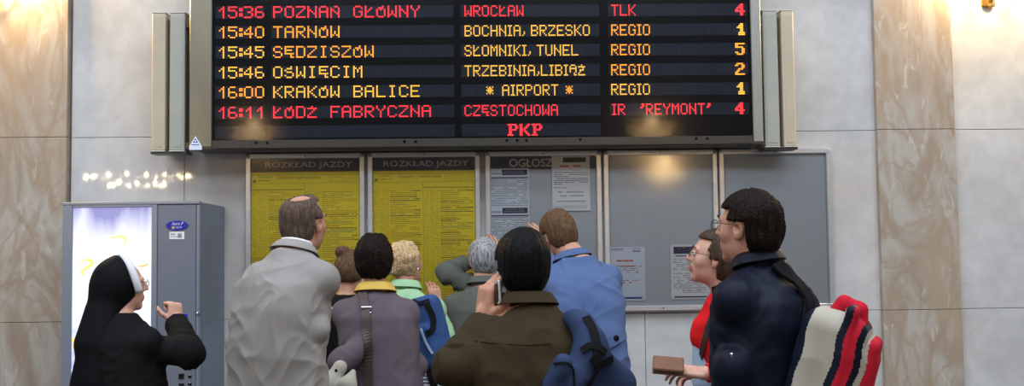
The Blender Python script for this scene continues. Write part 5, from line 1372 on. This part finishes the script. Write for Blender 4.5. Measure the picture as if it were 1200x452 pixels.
wc = A(P(783, 428, 4.31)); Rw = Rz(-8) @ Ry(5)
wl = thing('wallet', wc, 'brown leather wallet held out in the hand of the red cardigan woman', 'wallet')
for nm, hx, hy, hz, off, m_ in (('cover', .062, .040, .006, (0, 0, .009), 'wallet'), ('cover', .062, .040, .006, (0, 0, -.012), 'wallet'), ('papers', .056, .034, .006, (0, 0, -.001), 'f_cream')):
    q = MB(); q.box(-hx+off[0], hx+off[0], -hy, hy, -hz+off[2], hz+off[2], bev=.004)
    q.v = [tuple(Rw @ Rx(38) @ np.array(v)+wc) for v in q.v]; q.build(nm, M[m_], wl)

# ---- man in navy
n = person('navy', 'dark-haired man in navy jacket and spectacles, seen from behind facing left', 3.6, (876, 268, 3.6), sc=1.04, hyaw=47, hpitch=4, byaw=46,
    neck=(893, 316.278, 3.6), pelvis=(900, 420, 3.62), sw=.180, chest=(.195, .145), waist=(.185, .14), hip=(.19, .14), h=.0052,
    arms=[(1, (858, 430, 3.47), (852, 520, 3.60)), (-1, (958, 435, 3.80), (945, 520, 3.95))],
    hands=[(0, (0, .3, -1), (-.7, -.7, 0), 1, (.3,)*4, .3), (1, (0, .3, -1), (.7, .7, 0), -1, (.3,)*4, .3)],
    top='f_navy', top_hem=.80, sleeve_r=(.070, .066, .058), seed=101, fold=(1.2, .8, 2.6), sh_drop=0.09)
hair_mesh('short', n['Rh'], n['hc'], 1.04, M['h_dark'], n['root'], 30, thick=2.2, strand=.005)
collar(n['hc']*.30+n['Nk']*.70-np.array([0, 0, .03]), Rz(48) @ Rx(-10), .072, .075, .045, .022, M['f_navy'], n['root'])
spectacles(n['Rh'], n['hc'], 1.04, n['root'])
for s_ in (-1, 1):
    q = MB(); q.ball(hp(n, s_*.032, .084, .010), .012, 12); q.ball(hp(n, s_*.032, .092, .011), .0052, 8, mi=1); q.build('eye', [M['eye'], M['iris']], n['root'], smooth=True)
    q = MB(); q.tube([hp(n, s_*.016, .100, .034), hp(n, s_*.034, .096, .040), hp(n, s_*.05, .082, .034)], [.003, .004, .002], 6); q.build('eyebrow', M['h_dark'], n['root'])
navy = n
b = onto(n, 857, 416, .003)
if b: q = MB(); q.ball(b[0], .006, 8, sc=(1, .5, 1)); q.tube([b[0], b[0]+Vector((.004, -.002, -.022))], .0025, 6); q.build('zip_pull', M['chrome'], n['root'])
# striped backpack
Rm = Rz(66) @ Rx(15); ce = A(P(978, 432, 3.44))
bp = thing('backpack', ce, 'cream, navy and red striped backpack on the back of the navy jacket man', 'backpack')
def pack(S):
    S.frame(Rm, ce); S.rbox((0, .02, -.03), (.15, .105, .215), .06); S.rbox((0, -.065, -.06), (.125, .060, .165), .05, .03)
    S.rbox((0, -.02, .02), (.158, .020, .20), .019, .004)
    S.rbox((0, -.095, -.045), (.115, .024, .175), .022, .004); S.frame()
def pmi(c_):
    L = (c_-ce) @ Rm; y = L[:, 1]+.10*(L[:, 2])*.25+.004*np.sin(L[:, 2]*40); mi = np.zeros(len(c_))
    mi[y < .006] = 1; mi[y < -.018] = 2; mi[y < -.055] = 1; mi[y < -.075] = 0; mi[y < -.092] = 2; mi[y > .100] = 1
    return mi
ob, bv = lump('pack_body', ce-.42, ce+.42, .0045, pack, [M['f_cream'], M['f_navy'], M['f_packred']], bp, disp=.009, scale=np.array([9, 9, 6]), seed=14, mi_fn=pmi)
def grip(S):
    w_ = lambda x, y, z: ce+Rm @ np.array([x, y, z]); S.chain([w_(0, .05, .165), w_(0, .02, .215), w_(0, -.03, .205), w_(0, -.06, .13)], (.020, .024, .026, .02), .01)
lump('top_handle', ce-.3, ce+.34, .0055, grip, M['f_packred'], bp)
strap_on(n, [(908, 312), (918, 322), (932, 334), (944, 350), (948, 372)], .055, 'shoulder_strap', M['f_black'], bp, off=.008, thick=.012)
strap_on(n, [(944, 356), (940, 380), (936, 410), (934, 450)], .03, 'lower_strap', M['f_black'], bp, off=.006, thick=.006)

# ------------------------------------------------------------------ output look
vs = scene.view_settings; vs.view_transform = 'Standard'; vs.look = 'None'; vs.exposure = 0.0; vs.gamma = 1; vs.use_curve_mapping = False
scene.cycles.use_denoising = True
scene.cycles.max_bounces = 6; scene.cycles.transparent_max_bounces = 12
for o in bpy.data.objects:
    if '_o' in o: del o['_o']
